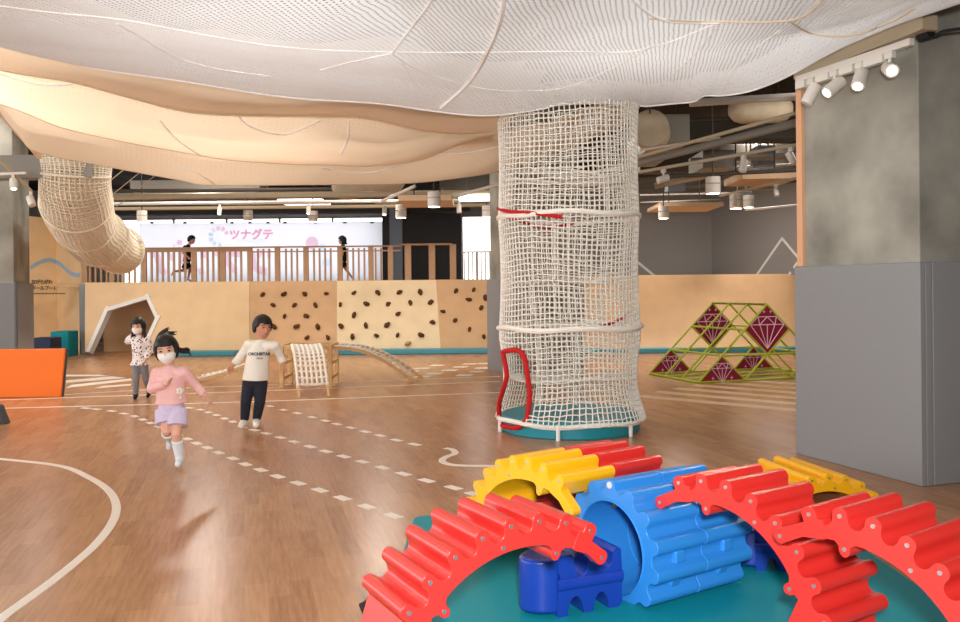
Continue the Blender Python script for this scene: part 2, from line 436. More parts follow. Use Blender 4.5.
# ---- concrete pillars with grey padding (all turned with the building grid)
def pillar(near, far, w, ptop, name, cpx=0, top=4.7):
    """near: ground corner towards us, far: the back corner of the left face"""
    N = V((near.x, near.y, 0)); Fv = V((far.x, far.y, 0)); e2 = (Fv-N).normalized(); L = (Fv-N).length; e1 = V((e2.y, -e2.x, 0))
    p = thing(name, N+e2*L/2+e1*w/2, None, None); p['kind'] = 'structure'
    b = MB(); i = .05
    b.prism([N+e1*i+e2*i, N+e1*(w-i)+e2*i, N+e1*(w-i)+e2*(L-i), N+e1*i+e2*(L-i)], (0, 0, top)); b.build('concrete_shaft', 'concrete', p, bevel=.012)
    t = .05
    for nm, a, u, n, ln in (('pad', N, e2, e1, L), ('pad', N+e1*t, e1, e2, .06), ('pad', N+e1*(t+.066), e1, e2, w-t-.066), ('pad', N+e1*w, e2, -e1, L), ('pad', N+e2*L+e1*t, e1, -e2, w-2*t)):
        b = MB(); b.prism([a, a+u*ln, a+u*ln+n*t, a+n*t], (0, 0, ptop)); b.build(nm, 'pad', p, bevel=.008)
    return p, N, e1, e2, L
PR, PN, P1, P2, PL = pillar(gd(922, 487), gd(796, 453.5), 1.35, 1.615, 'pillar_right')
b = MB(); a = PN+P2*(PL-.05)+P1*.04
b.box(a+V((0, 0, 2.45)), P2*.035, P1*.02, (0, 0, .83)); b.build('corner_board', 'trimwood', PR)
PLp, LN, L1, L2, LL = pillar(at(18, 300, 13.4)-E1*1.3, at(34.5, 300, 14.7)-E1*1.3, 1.3, 1.62, 'pillar_left')
cN = gd(487.5, 369.5)-E2*1.25; cN.z = 0
pillar(cN, cN+E2*1.25, 1.3, 1.62, 'pillar_middle')

# ---- raised platform with the climbing wall
PY = 20.3; PZ = 1.69
def front(px, py, y=None):
    """point on the leaning front between foot (y 353) and top (y 281)"""
    t = max(0, min(1, (353-py)/72)); return at(px, py, 19.7+(PY-19.7)*t)
b = MB(); b.box((-1, 22.5, PZ-.06), (9.0, 0, 0), (0, 2.15, 0), (0, 0, .05)); struct(b, 'floor_platform', 'plyd')
def board(loop, m, name, parent=None, th=.05):
    b = MB(); p = [front(*q) for q in loop]; b.prism(p, (0, th, 0)); return b.build(name, m, parent, bevel=0)
g = thing('plywood_wall', front(165, 353), 'plain plywood platform front with a white-framed five-sided crawl hole', 'wall')
g['kind'] = 'thing'
board([(85, 352), (88, 352), (107, 309.5), (148, 297), (157.5, 318), (141.5, 353), (249.6, 355), (249.6, 281.5), (85, 282.5)], 'ply', 'board', g)
b = MB(); loop = [(88, 352), (107, 309.5), (148, 297), (157.5, 318), (141.5, 353)]
for i in range(4):
    a = front(*loop[i]); c = front(*loop[i+1]); ex = (c-a).normalized()*.035
    b.bar(a-ex+V((0, .1, 0)), c+ex+V((0, .1, 0)), .26, .085, up=V((c-a).cross(V((0, 1, 0)))))
b.build('hole_frame', 'white', g)
b = MB(); a0 = front(84, 352); c0 = front(146, 352)
b.box(((a0.x+c0.x)/2, PY+.9, .75), (.9, 0, 0), (0, .03, 0), (0, 0, .75)); b.build('recess_panel', 'plyd', g)
b = MB(); b.box((front(146, 352).x, PY+.5, .75), (.03, 0, 0), (0, .45, 0), (0, 0, .75)); b.build('recess_side', 'ply', g)
HOLDS = {1: [(240+x/5.333, 270+y/5.333) for x, y in [(122, 130), (234, 128), (346, 128), (462, 125), (177, 186), (293, 186), (405, 187), (238, 247), (354, 245), (184, 303), (302, 300), (415, 303), (358, 360), (470, 360)]],
 2: [(240+x/5.333, 270+y/5.333) for x, y in [(607, 122), (737, 121), (850, 119), (535, 184), (675, 180), (791, 180), (908, 174), (608, 240), (845, 233), (540, 299), (672, 296), (785, 292), (601, 355), (728, 350), (840, 347), (895, 392)]]+[(340+x/3.656, 230+y/3.656) for x, y in [(294, 227), (331, 264), (339, 337), (297, 383)]],
 3: [(340+x/3.656, 230+y/3.656) for x, y in [(424, 222), (489, 219), (472, 254), (532, 248), (517, 284), (376, 297), (421, 330), (473, 362), (526, 390)]]}
for k, loop, m, lab, dy in ((1, [(250, 355), (337, 356), (337, 281), (250, 281.5)], 'plyd', 'tan climbing panel with brown holds next to the plain plywood front', 0),
                        (2, [(337, 356), (441, 355), (436, 280), (337, 281)], 'plyl', 'pale climbing panel with brown holds in the middle of the platform front', 0),
                        (3, [(441, 355), (500, 353.5), (500, 279), (436, 280)], 'plyd', 'climbing panel with brown holds beside the padded middle pillar', 0)):
    g = thing('climbing_wall', front(*loop[0]), lab, 'climbing wall', None); g['kind'] = 'thing'
    board(loop, m, 'board', g)
    for i, (x, y) in enumerate(HOLDS[k]):
        p = front(x, y); r = random.uniform(.05, .07); a = random.uniform(0, 6.28)
        b = MB(); b.ell(p+V((0, -.025, 0)), V((cos(a), 0, sin(a)))*r*1.25, V((0, -1, 0))*r*.95, V((-sin(a), 0, cos(a)))*r*.8, 10, 7)
        for w in range(len(b.v)): b.v[w] = b.v[w]+noise.noise_vector(b.v[w]*14)*.018
        b.build('climbing_hold', 'holdtan' if (k == 2 and i == 15) else 'hold', g)
# curved ramp to the right of the tower
def ramp_loop(x0, x1, n=10, cutr=0):
    b = MB(); pr = []
    for i in range(n+1):
        t = i/n; pr.append((19.0+1.3*t**.8*1.0+.0, PZ*1.03*(t**1.5)))
    vs = []; m = 24
    for j in range(m+1):
        u = j/m; x = x0+(x1-x0)*u
        for (y, z) in pr:
            zz = z
            e = (x-(x1-.55))
            if e > 0: zz = z*(1-.16*(e/.55)**2.2)
            vs.append(V((x, y+.2*max(0, e/.55)**2, zz)))
    fs = []; w = n+1
    for j in range(m):
        for i in range(n): fs.append((j*w+i, (j+1)*w+i, (j+1)*w+i+1, j*w+i+1))
    # back shell
    o = len(vs); vs2 = vs+[p+V((0, .08, -.02)) for p in vs]
    fs += [tuple(q+o for q in f[::-1]) for f in fs]
    for j in range(m):
        fs.append((j*w+n, (j+1)*w+n, (j+1)*w+n+o, j*w+n+o))
    for i in range(n):
        fs.append((i, i+1, i+1+o, i+o)); fs.append((m*w+i+1, m*w+i, m*w+i+o, m*w+i+1+o))
    b.add(vs2, fs); return b
g = thing('curved_ramp', (4.2, 19.9, 0), 'curved tan plywood ramp wall behind the lime green climbing frame', 'ramp')
ramp_loop(.6, 7.8).build('ramp_deck', 'plyd', g)
for (xa, xb, nm, lab) in ((front(172, 355).x, front(240, 355).x, 'floor_pad', 'thin teal floor pad in front of the plain plywood platform front'), (front(337, 355).x, .25, 'floor_pad', 'long teal floor pad at the foot of the climbing panels'), (.9, 7.6, 'floor_pad', 'teal floor pad at the foot of the curved ramp')):
    b = MB(); y1 = 19.68 if xb < .5 else 19.25
    b.box(((xa+xb)/2, y1-.2, .055), ((xb-xa)/2, 0, 0), (0, .2, 0), (0, 0, .055)); tag(b.build(nm, 'tealstrip', bevel=.02), lab, 'pad')
# railing on the platform
RY = 20.55
rail = thing('platform_railing', (at(85, 281, RY).x, RY, PZ), 'brown wooden baluster railing along the platform in front of the banner', 'railing')
z0 = PZ-.01
def vbar(px, w, ztop, m, nm, dep=.04, par=rail):
    x = at(px, 260, RY).x; b = MB(); b.box((x, RY, (z0+ztop)/2), (w/2, 0, 0), (0, dep/2, 0), (0, 0, (ztop-z0)/2)); b.build(nm, m, par)
zt = at(240, 247, RY).z
def hbar(x0, x1, za, h, nm, dep=.06, par=rail):
    a = at(x0, 260, RY).x; c = at(x1, 260, RY).x; b = MB(); b.box(((a+c)/2, RY, za), ((c-a)/2, 0, 0), (0, dep/2, 0), (0, 0, h/2)); b.build(nm, 'railwood', par)
hbar(84, 250, zt-.05, .11, 'top_rail', .09); hbar(250, 401, zt-.01, .035, 'top_rail'); hbar(250, 401, zt-.12, .03, 'rail'); hbar(401, 452, zt+.02, .045, 'top_rail', .08)
for px in (85, 112, 144, 194, 223, 250, 277.5, 306, 340, 371, 390.5): vbar(px, .12, zt, 'railwood', 'post', .07)
x = 90.0
while x < 388:
    if all(abs(x-p) > 4 for p in (85, 112, 144, 194, 223, 250, 277.5, 306, 340, 371, 390.5)): vbar(x, .045 if x < 250 else .04, zt-.05, 'railwood', 'baluster')
    x += 5.6
for px in (408, 432, 453): vbar(px, .15, zt+.02, 'railwood', 'post', .07)
rail2 = thing('window_railing', (at(476, 281, 21.5).x, 21.5, PZ), 'pale slatted railing before the bright window beside the middle pillar', 'railing')
a = at(462, 252, 21.5); c = at(496, 252, 21.5); b = MB(); b.box(((a.x+c.x)/2, 21.5, a.z), ((c.x-a.x)/2, 0, 0), (0, .03, 0), (0, 0, .02)); b.build('top_rail', 'lampwhite', rail2)
for k in range(8):
    x = a.x+(c.x-a.x)*(k+.5)/8; b = MB(); b.box((x, 21.5, (a.z+z0)/2), (.03 if k == 3 else .018, 0, 0), (0, .02, 0), (0, 0, (a.z-z0)/2)); b.build('baluster', 'lampwhite' if k != 3 else 'railwood', rail2)
b = MB(); a = at(390, 260, 23.5); c = at(402, 260, 23.5); b.box(((a.x+c.x)/2, 23.6, 2.6), ((c.x-a.x)/2, 0, 0), (0, .15, 0), (0, 0, 1.1)); struct(b, 'pillar_slim', 'bluegrey')

# banner hung before the long window
BY = 26.4
ba = at(139, 224, BY); bz1 = at(260, 222.5, BY).z; bx1 = at(386, 224, BY).x
ban = thing('banner', ((ba.x+bx1)/2, BY, 1.7), 'wide white banner with pink lettering hung behind the platform railing', 'banner')
b = MB(); b.box(((ba.x+bx1)/2, BY, (bz1+1.72)/2), ((bx1-ba.x)/2, 0, 0), (0, .008, 0), (0, 0, (bz1-1.72)/2)); b.build('cloth', 'banner', ban)
p = at(234, 240.3, BY-.02); text_obj('lettering', 'ツナグテ', 'pink', ban, (at(251.5, 240, BY).x, BY-.02, p.z+.05), (1, 0, 0), UP, .34, extrude=0, bold=.012)
text_obj('small_lettering', 'TSUNAGUTE', 'bluelight', ban, (at(251.5, 243, BY).x, BY-.02, at(251, 243, BY).z+.015), (1, 0, 0), UP, .15, extrude=0)
ctr = at(219, 236.5, BY-.02)
for k, (a, m) in enumerate([(25, 'pinklight'), (60, 'pinklight'), (95, 'pinklight'), (130, 'lilac'), (165, 'bluelight'), (200, 'bluelight'), (235, 'bluelight'), (275, 'bluelight')]):
    b = MB(); d = V((cos(math.radians(a)), 0, sin(math.radians(a)))); t = V((-d.z, 0, d.x))
    b.flat([ctr+d*.19-t*.045, ctr+d*.32-t*.06, ctr+d*.32+t*.06, ctr+d*.19+t*.045]); b.build('ring_emblem', m, ban)
def print_tube(px, r, m, nm):
    b = MB(); pts = catmull([at(x, y, BY-.014) for x, y in px], 4); l = []; q = []
    for i, p in enumerate(pts):
        t = (pts[min(i+1, len(pts)-1)]-pts[max(i-1, 0)]).normalized(); s = V((-t.z, 0, t.x))*r
        l.append(p+s); q.append(p-s)
    b.flat(l+q[::-1])
    b.build(nm, m, ban)
for L, r in (([(152, 252), (158, 258), (160, 268), (166, 274)], .1), ([(168, 256), (174, 258)], .1), ([(183, 250), (184, 262), (188, 272)], .1), ([(200, 254), (206, 254)], .13), ([(198, 272), (204, 270)], .1),
             ([(214, 252), (242, 253)], .13), ([(224, 252), (229, 264), (236, 271)], .1), ([(251, 251), (253, 264), (260, 270), (267, 272)], .12), ([(258, 252), (262, 255)], .12), ([(267, 254), (271, 254)], .14)):
    print_tube(L, r, 'pinklight', 'pink_print')
for x, y, r, m in ((179.5, 242.5, .085, 'pinklight'), (174, 245.5, .04, 'pinklight'), (312, 243, .2, 'pinklight'), (322, 247, .1, 'bluelight'), (326, 262, .13, 'bluelight')):
    b = MB(); b.flat([at(x, y, BY-.012)+V((r*cos(k*pi/12), 0, r*sin(k*pi/12))) for k in range(24)]); b.build('dot_print', m, ban)
for px in (152, 185, 212, 232, 250, 268, 285, 315, 345, 372):
    b = MB(); p = at(px, 222.5, BY-.02); b.box(p, (.05, 0, 0), (0, .03, 0), (0, 0, .03)); b.build('clip', 'ductgrey', ban)

# peach panel wall with the mountain wave and the pool sign, pads and boxes below
g = thing('wall_sign_panel', at(58, 350, 21), None, None); g['kind'] = 'structure'
fx = at(53, 300, 21.4)
a = V((at(12, 300, 20.6).x, 20.6, 0)); c = V((fx.x, 21.6, 0)); e = V((at(81, 300, 20.7).x, 20.7, 0))
for (p, r) in ((a, c), (c, e)):
    n = (r-p).cross(UP).normalized()*-.05
    b = MB(); b.prism([p, r, r+n, p+n], (0, 0, at(50, 216, 21).z)); b.build('panel', 'plywall', g)
def onp(px, py):
    x, y = un(px, py); k = (x-480)/F
    for p, r in ((a, c), (c, e)):
        n = (r-p).cross(UP); Y = p.dot(n)/(k*n.x+n.y); q = at(px, py, Y)
        if (q-p).dot(r-p) <= (r-p).length_squared: break
    return q+V((0, -.02, 0))
b = MB(); W = catmull([V((x, y, 0)) for x, y in [(31, 267.5), (40, 262.5), (47, 260.2), (53, 260.4), (60, 264), (68, 271), (74, 274.6), (80, 275.4)]], 4)
for i in range(len(W)-1):
    p, r = onp(W[i].x, W[i].y), onp(W[i+1].x, W[i+1].y); s = V((0, 0, .05)); b.prism([p-s, r-s, r+s, p+s], (0, .012, 0))
b.build('wave_line', 'bluepaint', g)
dr = (c-a).normalized()
dr2 = (e-c).normalized()
for tx, xs, py in (('ながらがわ', (34.3, 38.5, 42.8, 47, 51.2), 283.6), ('ボールプール', (34.3, 38.7, 43, 47.3, 51.4, 56), 289.8)):
    for ch_, px in zip(tx, xs):
        p = onp(px, py); text_obj('sign_character', ch_, 'ink', g, p+V((0, -.015 if px < 53 else -.05, 0)), dr if px < 53 else dr2, UP, .118, bold=.002)
b = MB()
for k in range(24):
    p = onp(33+k*1.4, 293.5); b.box(p, (.010, 0, 0), (0, .004, 0), (0, 0, .013))
b.build('small_lettering', 'ink', g)
b = MB(); p = at(81, 352, 20.2); b.box((p.x, 20.4, (at(81, 284, 20.2).z)/2), (.075, 0, 0), (0, .12, 0), (0, 0, at(81, 284, 20.2).z/2)); tag(b.build('upright_pad', 'pad', bevel=.02), 'tall narrow grey pad at the end of the plywood platform front', 'pad')
def boxpx(x0, x1, y0, ybot, name, m, lab, depth=.5, d=None):
    Y = d or gd((x0+x1)/2, ybot).y; p = at(x0, ybot, Y); r = at(x1, ybot, Y); zt = at((x0+x1)/2, y0, Y).z
    b = MB(); b.box(((p.x+r.x)/2, Y+depth/2, zt/2), ((r.x-p.x)/2, 0, 0), (0, depth/2, 0), (0, 0, zt/2)); return tag(b.build(name, m, bevel=.02), lab, 'soft block')
boxpx(50.5, 68.5, 331.5, 357, 'soft_block', 'teal', 'teal soft block against the peach sign wall', .5, 19.6)
boxpx(30, 51, 338, 360, 'soft_block', 'navyvinyl', 'dark navy soft block between the grey pillar and the teal block', .5, 18.6)
# orange wedge block
g = thing('wedge_block', gd(30, 397), 'bright orange slanted soft block with dark grey ends in front of the pillar', 'soft block')
Y = gd(60, 397).y; z1 = at(60, 349, Y).z; xr = at(60.5, 393, Y).x; xr2 = at(63.2, 349, Y).x; xl = -7.7
b = MB(); b.prism([(xl, Y, 0), (xr, Y, 0), (xr2, Y+.05, z1), (xl, Y+.05, z1)], (0, .04, 0)); b.build('orange_face', 'orange', g, bevel=.01)
b = MB(); b.prism([(xl, Y+.042, 0), (xr+.01, Y+.042, 0), (xr2+.01, Y+.092, z1), (xl, Y+.092, z1)], (0, .05, 0)); b.build('grey_body', 'darkgrey', g, bevel=.01)
b = MB(); p = gd(5.5, 424.5); b.prism([p, p+V((-1.2, 0, 0)), p+V((-1.2, 0, .3)), p+V((-.08, 0, .21))], (0, .12, 0)); tag(b.build('wedge_mat', 'darkgrey', bevel=.015), 'small dark grey soft wedge lying on the floor nearer than the orange block', 'soft block')
from mathutils.bvhtree import BVHTree
# ================================================================ NET CLIMBING TOWER
TC = V((at(570, 400, 8.9).x, 8.9, 0)); TR = .70; TTOP = 3.42
tw = thing('net_tower', TC, 'tall round cream rope net climbing tower on a teal base', 'climbing tower')
b = MB(); b.cyl(TC+V((0, 0, 0)), TC+V((0, 0, .165)), TR*1.015, 64); b.build('base', 'tealbase', tw, bevel=.012)
def twp(th, z, rr=1.0): return TC+V((sin(th)*TR*rr, -cos(th)*TR*rr, z))       # th=0 faces us
ZR1 = .0+at(570, 330, 8.2).z; ZR2 = at(570, 212, 8.2).z; ZH = .13
def rad(th, z):
    r = 1.03
    if z < ZR1:
        u = (z-ZH)/(ZR1-ZH); r += -.055*sin(pi*min(1, u*1.15)) + .07*max(0, 1-u*3)
    elif z < ZR2: u = (z-ZR1)/(ZR2-ZR1); r += -.03*sin(pi*u)
    else: r += -.02*sin(pi*min(1, (z-ZR2)/1.1))
    return r
# opening: loop of points on the shell (angle, height)
def shell_from_px(px, py):
    """where the sight line meets the front of the tower's shell"""
    x, y = un(px, py); d = V(((x-480)/F, 1, (HY-y)/F)); R = TR*1.03
    A = d.x**2+1; B = 2*(d.x*(-TC.x)-TC.y); C = TC.x**2+TC.y**2-R*R
    D = B*B-4*A*C; k = (-B-sqrt(max(0, D)))/(2*A)
    p = V((d.x*k, k, H+d.z*k)); return math.atan2(p.x-TC.x, -(p.y-TC.y)), p.z
OPEN = [shell_from_px(*p) for p in [(504, 352), (513, 350), (521, 351.5), (526, 360), (528, 374), (530.5, 392), (529.5, 408), (527, 420), (520, 427), (510, 427), (502, 424), (499.5, 415), (501, 402), (505, 388), (508, 376), (506, 362)]]
def inside(th, z, poly=OPEN):
    c = False; j = len(poly)-1
    for i in range(len(poly)):
        a, b_ = poly[i], poly[j]
        if (a[1] > z) != (b_[1] > z) and th < (b_[0]-a[0])*(z-a[1])/(b_[1]-a[1])+a[0]: c = not c
        j = i
    return c
NV, NZ = 84, 62
rnd = random.Random(3)
ph = [[rnd.uniform(-1, 1) for _ in range(NZ+1)] for _ in range(NV)]
def node(i, j):
    z = ZH+(TTOP-ZH)*j/NZ; th = 2*pi*(i % NV)/NV
    jit = .006*ph[i % NV][j]; z += .007*ph[(i*7+3) % NV][j]
    z += .02*sin(3*th+z*2) if z > .2 else 0
    th2 = th+jit+.03*sin(z*3+2*th)
    if z < .45:
        th2 += .03*sin(9*th)*(1-z/.45)
    return th2, z
def seg_net():
    b = MB(); R = .0066
    def emit(run):
        if len(run) > 1: b.tube(run, R, 4, caps=False)
    for i in range(NV):
        run = []
        for j in range(NZ+1):
            th, z = node(i, j); tn = ((th+pi) % (2*pi))-pi
            if inside(tn, z): emit(run); run = []
            else: run.append(twp(th, z, rad(th, z)))
        emit(run)
    for j in range(NZ+1):
        run = []
        for i in range(NV+1):
            th, z = node(i, j); tn = ((th+pi) % (2*pi))-pi
            if i == NV: th, z = node(0, j)
            if inside(tn, z): emit(run); run = []
            else: run.append(twp(th, z, rad(th, z)))
        emit(run)
    return b
seg_net().build('shell_net', 'rope', tw, ang=180)
def ring(z, r, rr, m, nm, t0=0, t1=2*pi, wob=.012):
    n = 96; full = t1-t0 > 6.28; b = MB(); pts = []
    for i in range(n+(0 if full else 1)):
        th = t0+(t1-t0)*i/n; pts.append(twp(th, z+wob*sin(5*th+z), rr+.006*sin(40*th)))
    b.tube(pts, r, 8, closed=full); return b.build(nm, m, tw)
ring(ZR1, .027, 1.045, 'rope', 'hoop'); ring(ZR2, .025, 1.03, 'rope', 'hoop'); ring(ZH, .024, 1.06, 'rope', 'hoop'); ring(ZR2+.55, .02, .97, 'rope', 'hoop', pi*.55, pi*1.5)
b = MB(); L = [twp(t, z, 1.05) for t, z in OPEN]; b.tube(catmull(L+[L[0]], 4)[:-1], .026, 8, closed=True); b.build('opening_rope', 'redrope', tw)
b = MB(); P = [shell_from_px(*p) for p in [(497, 208), (506, 211), (520, 212.5), (540, 214), (562, 217)]]
b.tube(catmull([twp(t-.06*(1 if k == 0 else 0), z, 1.035) for k, (t, z) in enumerate(P)], 5), .02, 8); b.build('opening_rope', 'redrope', tw)
b = MB(); b.tube(catmull([TC+V((.1, .45, ZR2-.02)), TC+V((-.2, .3, ZR2-.08)), TC+V((-.55, -.3, ZR2-.04)), TC+V((-.68, -.16, ZR2+.02))], 5), .017, 8); b.build('opening_rope', 'redrope', tw)
b = MB(); b.tube(catmull([TC+V((-.1, .4, ZR1-.05)), TC+V((.15, .5, ZR1-.03)), TC+V((.45, .4, ZR1)), TC+V((.62, .2, ZR1+.1))], 5), .015, 8); b.build('opening_rope', 'redrope', tw)
for px, py in ((503, 437), (558.7, 442), (628, 438)):
    x, y = un(px, py); th = shell_from_px(px, py-6)[0]; p = twp(th, 0, 1.075); b = MB(); b.cyl(p, p+V((0, 0, .15)), .02, 12); b.build('foot_post', 'white', tw)
for th in (2.4, 3.1, 3.8): p = twp(th, 0, 1.07); b = MB(); b.cyl(p, p+V((0, 0, .13)), .018, 12); b.build('foot_post', 'white', tw)
# net floors inside, climbing round, with their binding and hanging cords
for z, a0, hole in ((.55, .3, .9), (1.55, 4.4, 1.1), (2.60, 3.0, 1.1)):
    b = MB(); n = 15; st = 2*TR*.96/n
    def ok(x, y): 
        r = sqrt(x*x+y*y); t = (math.atan2(y, x)-a0) % (2*pi)
        return r < TR*.97 and not (t < hole and r > .12)
    for k in range(n+1):
        for ax in (0, 1):
            run = []
            for l in range(n*2+1):
                u = -TR*.96+k*st; v = -TR*.96+l*st/2
                x, y = (u, v) if ax == 0 else (v, u)
                if ok(x, y): run.append(TC+V((x, y, z-.06*(1-(x*x+y*y)/(TR*TR))+.02*sin(6*x+z))))
                else:
                    if len(run) > 1: b.tube(run, .0065, 4, caps=False)
                    run = []
            if len(run) > 1: b.tube(run, .0065, 4, caps=False)
    b.build('floor_net', 'rope', tw, ang=180)
    b = MB(); pts = [TC+V((cos(a0+hole*(1-s/8))*TR*.96, sin(a0+hole*(1-s/8))*TR*.96, z)) for s in range(9)]
    b.tube([TC+V((cos(a0+hole)*.1, sin(a0+hole)*.1, z-.05)), TC+V((cos(a0+hole)*TR*.95, sin(a0+hole)*TR*.95, z))], .014, 6)
    b.tube([TC+V((cos(a0)*.1, sin(a0)*.1, z-.05)), TC+V((cos(a0)*TR*.95, sin(a0)*TR*.95, z))], .014, 6); b.build('floor_binding', 'rope', tw)
for x, y, z0_, z1_ in ((-.03, -.25, 1.2, 2.2), (-.16, -.2, 1.2, 2.2), (-.38, -.1, 1.2, 2.2), (.1, .3, .2, 1.1), (-.3, .3, .2, 1.1), (.42, .1, 2.2, 3.3)):
    b = MB(); b.cyl(TC+V((x, y, z0_)), TC+V((x, y, z1_)), .014, 8); b.build('hanging_cord', 'rope', tw)
# inner net wall, a looser net twisting up through the middle
b = MB()
for i in range(26):
    pts = [TC+V((cos(2*pi*i/26+z*.8)*.36, sin(2*pi*i/26+z*.8)*.36+.1, z)) for z in [1.05+.1*k for k in range(12)]]; b.tube(pts, .006, 4, caps=False)
for k in range(18):
    pts = [TC+V((cos(2*pi*i/26)*.36, sin(2*pi*i/26)*.36+.1, 1.05+1.1*k/17)) for i in range(26)]; b.tube(pts, .006, 4, closed=True)
pass

# ================================================================ OVERHEAD NETS
def drape(front, back, nu, nv, lump, name, m, label, hem='cord', hem_r=.02, tail=None, seams=()):
    """cloth from the near edge points to the far edge points; lump(u, v, p) lifts the surface"""
    def samp(P, u):
        k = u*(len(P)-1); i = min(int(k), len(P)-2); return P[i].lerp(P[i+1], k-i)
    def resample(P):
        acc = [0]
        for i in range(1, len(P)): acc.append(acc[-1]+(P[i]-P[i-1]).length)
        out = []
        for j in range(nu+1):
            t = acc[-1]*j/nu; i = 0
            while i < len(P)-2 and acc[i+1] < t: i += 1
            out.append(P[i].lerp(P[i+1], (t-acc[i])/max(1e-9, acc[i+1]-acc[i])))
        return out
    fr = resample(catmull(front, 6)); bk = resample(catmull(back, 6))
    rows = []; nt = 4 if tail else 0
    for j in range(nv+1+nt):
        row = []
        for i in range(nu+1):
            if j <= nv:
                v = j/nv; p = fr[i].lerp(bk[i], v); p = p+V((0, 0, lump(i/nu, v, p)))
            else:
                s = (j-nv)/nt; d = (bk[i]-fr[i]); d.z = 0; d.normalize(); p = bk[i]+V((0, 0, lump(i/nu, 1, bk[i])))+d*(tail[0]*s)+V((0, 0, tail[1]*sqrt(s)))
            row.append(p)
        rows.append(row)
    vs = [p for r in rows for p in r]; w = nu+1; fs = []
    for j in range(len(rows)-1):
        for i in range(nu): fs.append((j*w+i, (j+1)*w+i, (j+1)*w+i+1, j*w+i+1))
    t = thing(name, (sum((p for p in vs), V((0, 0, 0)))/len(vs)), label, 'ceiling net')
    b = MB(); b.add(vs, fs); ob = b.build('netting', m, t, ang=180)
    uvl = ob.data.uv_layers.new(name='UVMap'); cum = []
    for li, l in enumerate(ob.data.loops):
        i = l.vertex_index % w; j = l.vertex_index//w
        uvl.data[li].uv = (i*(bk[-1]-bk[0]).length/nu, j*(bk[nu//2]-fr[nu//2]).length/nv)
    b = MB(); b.tube([p+V((0, 0, -hem_r*.3)) for p in rows[nv]], hem_r, 8); b.build('hem_cord', hem, t)
    tree = BVHTree.FromPolygons(vs, fs); eye = V((0, 0, H))
    for sm, r, cm in seams:
        pts = []
        for q in catmull([V((a, c, 0)) for a, c in sm], 8):
            hit = tree.ray_cast(eye, (at(q.x, q.y, 5)-eye).normalized())[0]
            if hit is not None: pts.append(hit+V((0, 0, -r*.6)))
        if len(pts) < 2: continue
        b = MB(); b.tube(pts, r, 6); b.build('seam_cord', cm, t)
    return t, rows
OC = V((at(645, 107, 8.6).x, 8.6, 0))
def backY(px):                                    # far edge of the white net, along the building grid
    k = (px-480)/F; # OC - s*E1, X = k*Y
    s = (OC.x-k*OC.y)/(E1.x-k*E1.y); return OC.y-s*E1.y
def edge(pts, dY): return [at(x, y, backY(x)+dY) for x, y in pts]
WB = edge([(-150, 18), (0, 45), (100, 69), (200, 84), (300, 98), (380, 104), (430, 110), (480, 115), (520, 113), (580, 103), (630, 101), (645, 106)], 0)
# right edge runs towards us along the pillar line
WR = [at(690, 104, 8.1), at(704, 96, 7.9), at(722, 94, 7.7), at(762, 86, 7.2), at(800, 72, 6.8), at(850, 42, 6.2), at(900, 18, 5.75), at(935, 0, 5.4)]
Bk = WB+WR
Fr = []
for i, p in enumerate(Bk):
    u = i/(len(Bk)-1)
    q = V((-8+12.5*u, 2.2+.4*u, 3.35)); Fr.append(q)
# near edge lies well behind the frame's upper edge
def lump_w(u, v, p):
    a = abs(sin(pi*(u*5.2+.35*v+.1)))**.8; c = abs(sin(pi*(v*2.3+.5*u)))**.8
    return (-.13*a*c+.06*noise.noise(p*.9)+.02*noise.noise(p*3.1))*min(1, (1-v)*3.2)+.02*sin(u*38)*(v**6)*(1 if u > .55 else .3)
drape(Fr, Bk, 150, 60, lump_w, 'ceiling_net', 'whitenet', 'big white net sagging under the ceiling above the gear arches', 'cord', .008, (.35, .3),
      seams=[([(505, -14), (500, 20), (487, 52), (470, 80), (441, 107)], .017, 'cord'), ([(440, -14), (428, 5), (405, 35), (392, 53)], .010, 'cord'),
             ([(-20, 3), (50, 12), (120, 19), (180, 30), (260, 44), (330, 50), (400, 52), (480, 52), (560, 51), (640, 50), (720, 22)], .005, 'cord'), ([(116, 23), (140, 36), (170, 54), (210, 67), (270, 76)], .005, 'cord'), ([(392, 53), (420, 70), (470, 86), (520, 91), (570, 86), (620, 64), (655, 44)], .004, 'cord'), ([(392, 53), (350, 62), (320, 70)], .005, 'cord'),
             ([(400, 58), (412, 80), (420, 98)], .004, 'cord'), ([(720, 22), (700, 48), (672, 75), (642, 98)], .004, 'cord'), ([(560, -10), (540, 30), (500, 60)], .003, 'cord'), ([(650, 18), (700, 21), (780, 21), (810, 12), (828, -8)], .006, 'tan'), ([(790, 21), (812, 33), (850, 35), (890, 22), (915, 8)], .006, 'tan'), ([(780, 30), (740, 62), (722, 92)], .005, 'cord'), ([(620, -12), (660, 18), (720, 22)], .010, 'cord')])
def lump_p(s, amp):
    def f(u, v, p):
        a = abs(sin(pi*(u*3.7+s+.3*v)))**.8; c = abs(sin(pi*(v*1.6+.6*u+s)))**.8
        return (-amp*a*c+.05*noise.noise(p*1.1+V((s*9, 0, 0)))+.015*noise.noise(p*4))*min(1, (1-v)*3)
    return f
PA = [(-120, 40), (0, 70), (70, 82), (123, 96), (187, 112), (250, 116), (320, 117), (367, 119), (420, 131), (463, 135), (492, 133)]
PB = [(-120, 78), (0, 104), (60, 127), (120, 141), (170, 150), (230, 160), (290, 164), (330, 165), (370, 166), (420, 160), (463, 143), (492, 137)]
PC = [(-8, 92), (4, 118), (20, 136), (38, 152), (110, 167), (180, 180), (213, 185), (320, 184.5), (400, 183.5), (450, 179), (500, 171), (540, 158), (590, 140)]
def near_of(pts, dY, dz):
    out = []
    for x, y in pts:
        Y = backY(x)+dY; p = at(x, y, Y); p.z += dz; out.append(p)
    return out
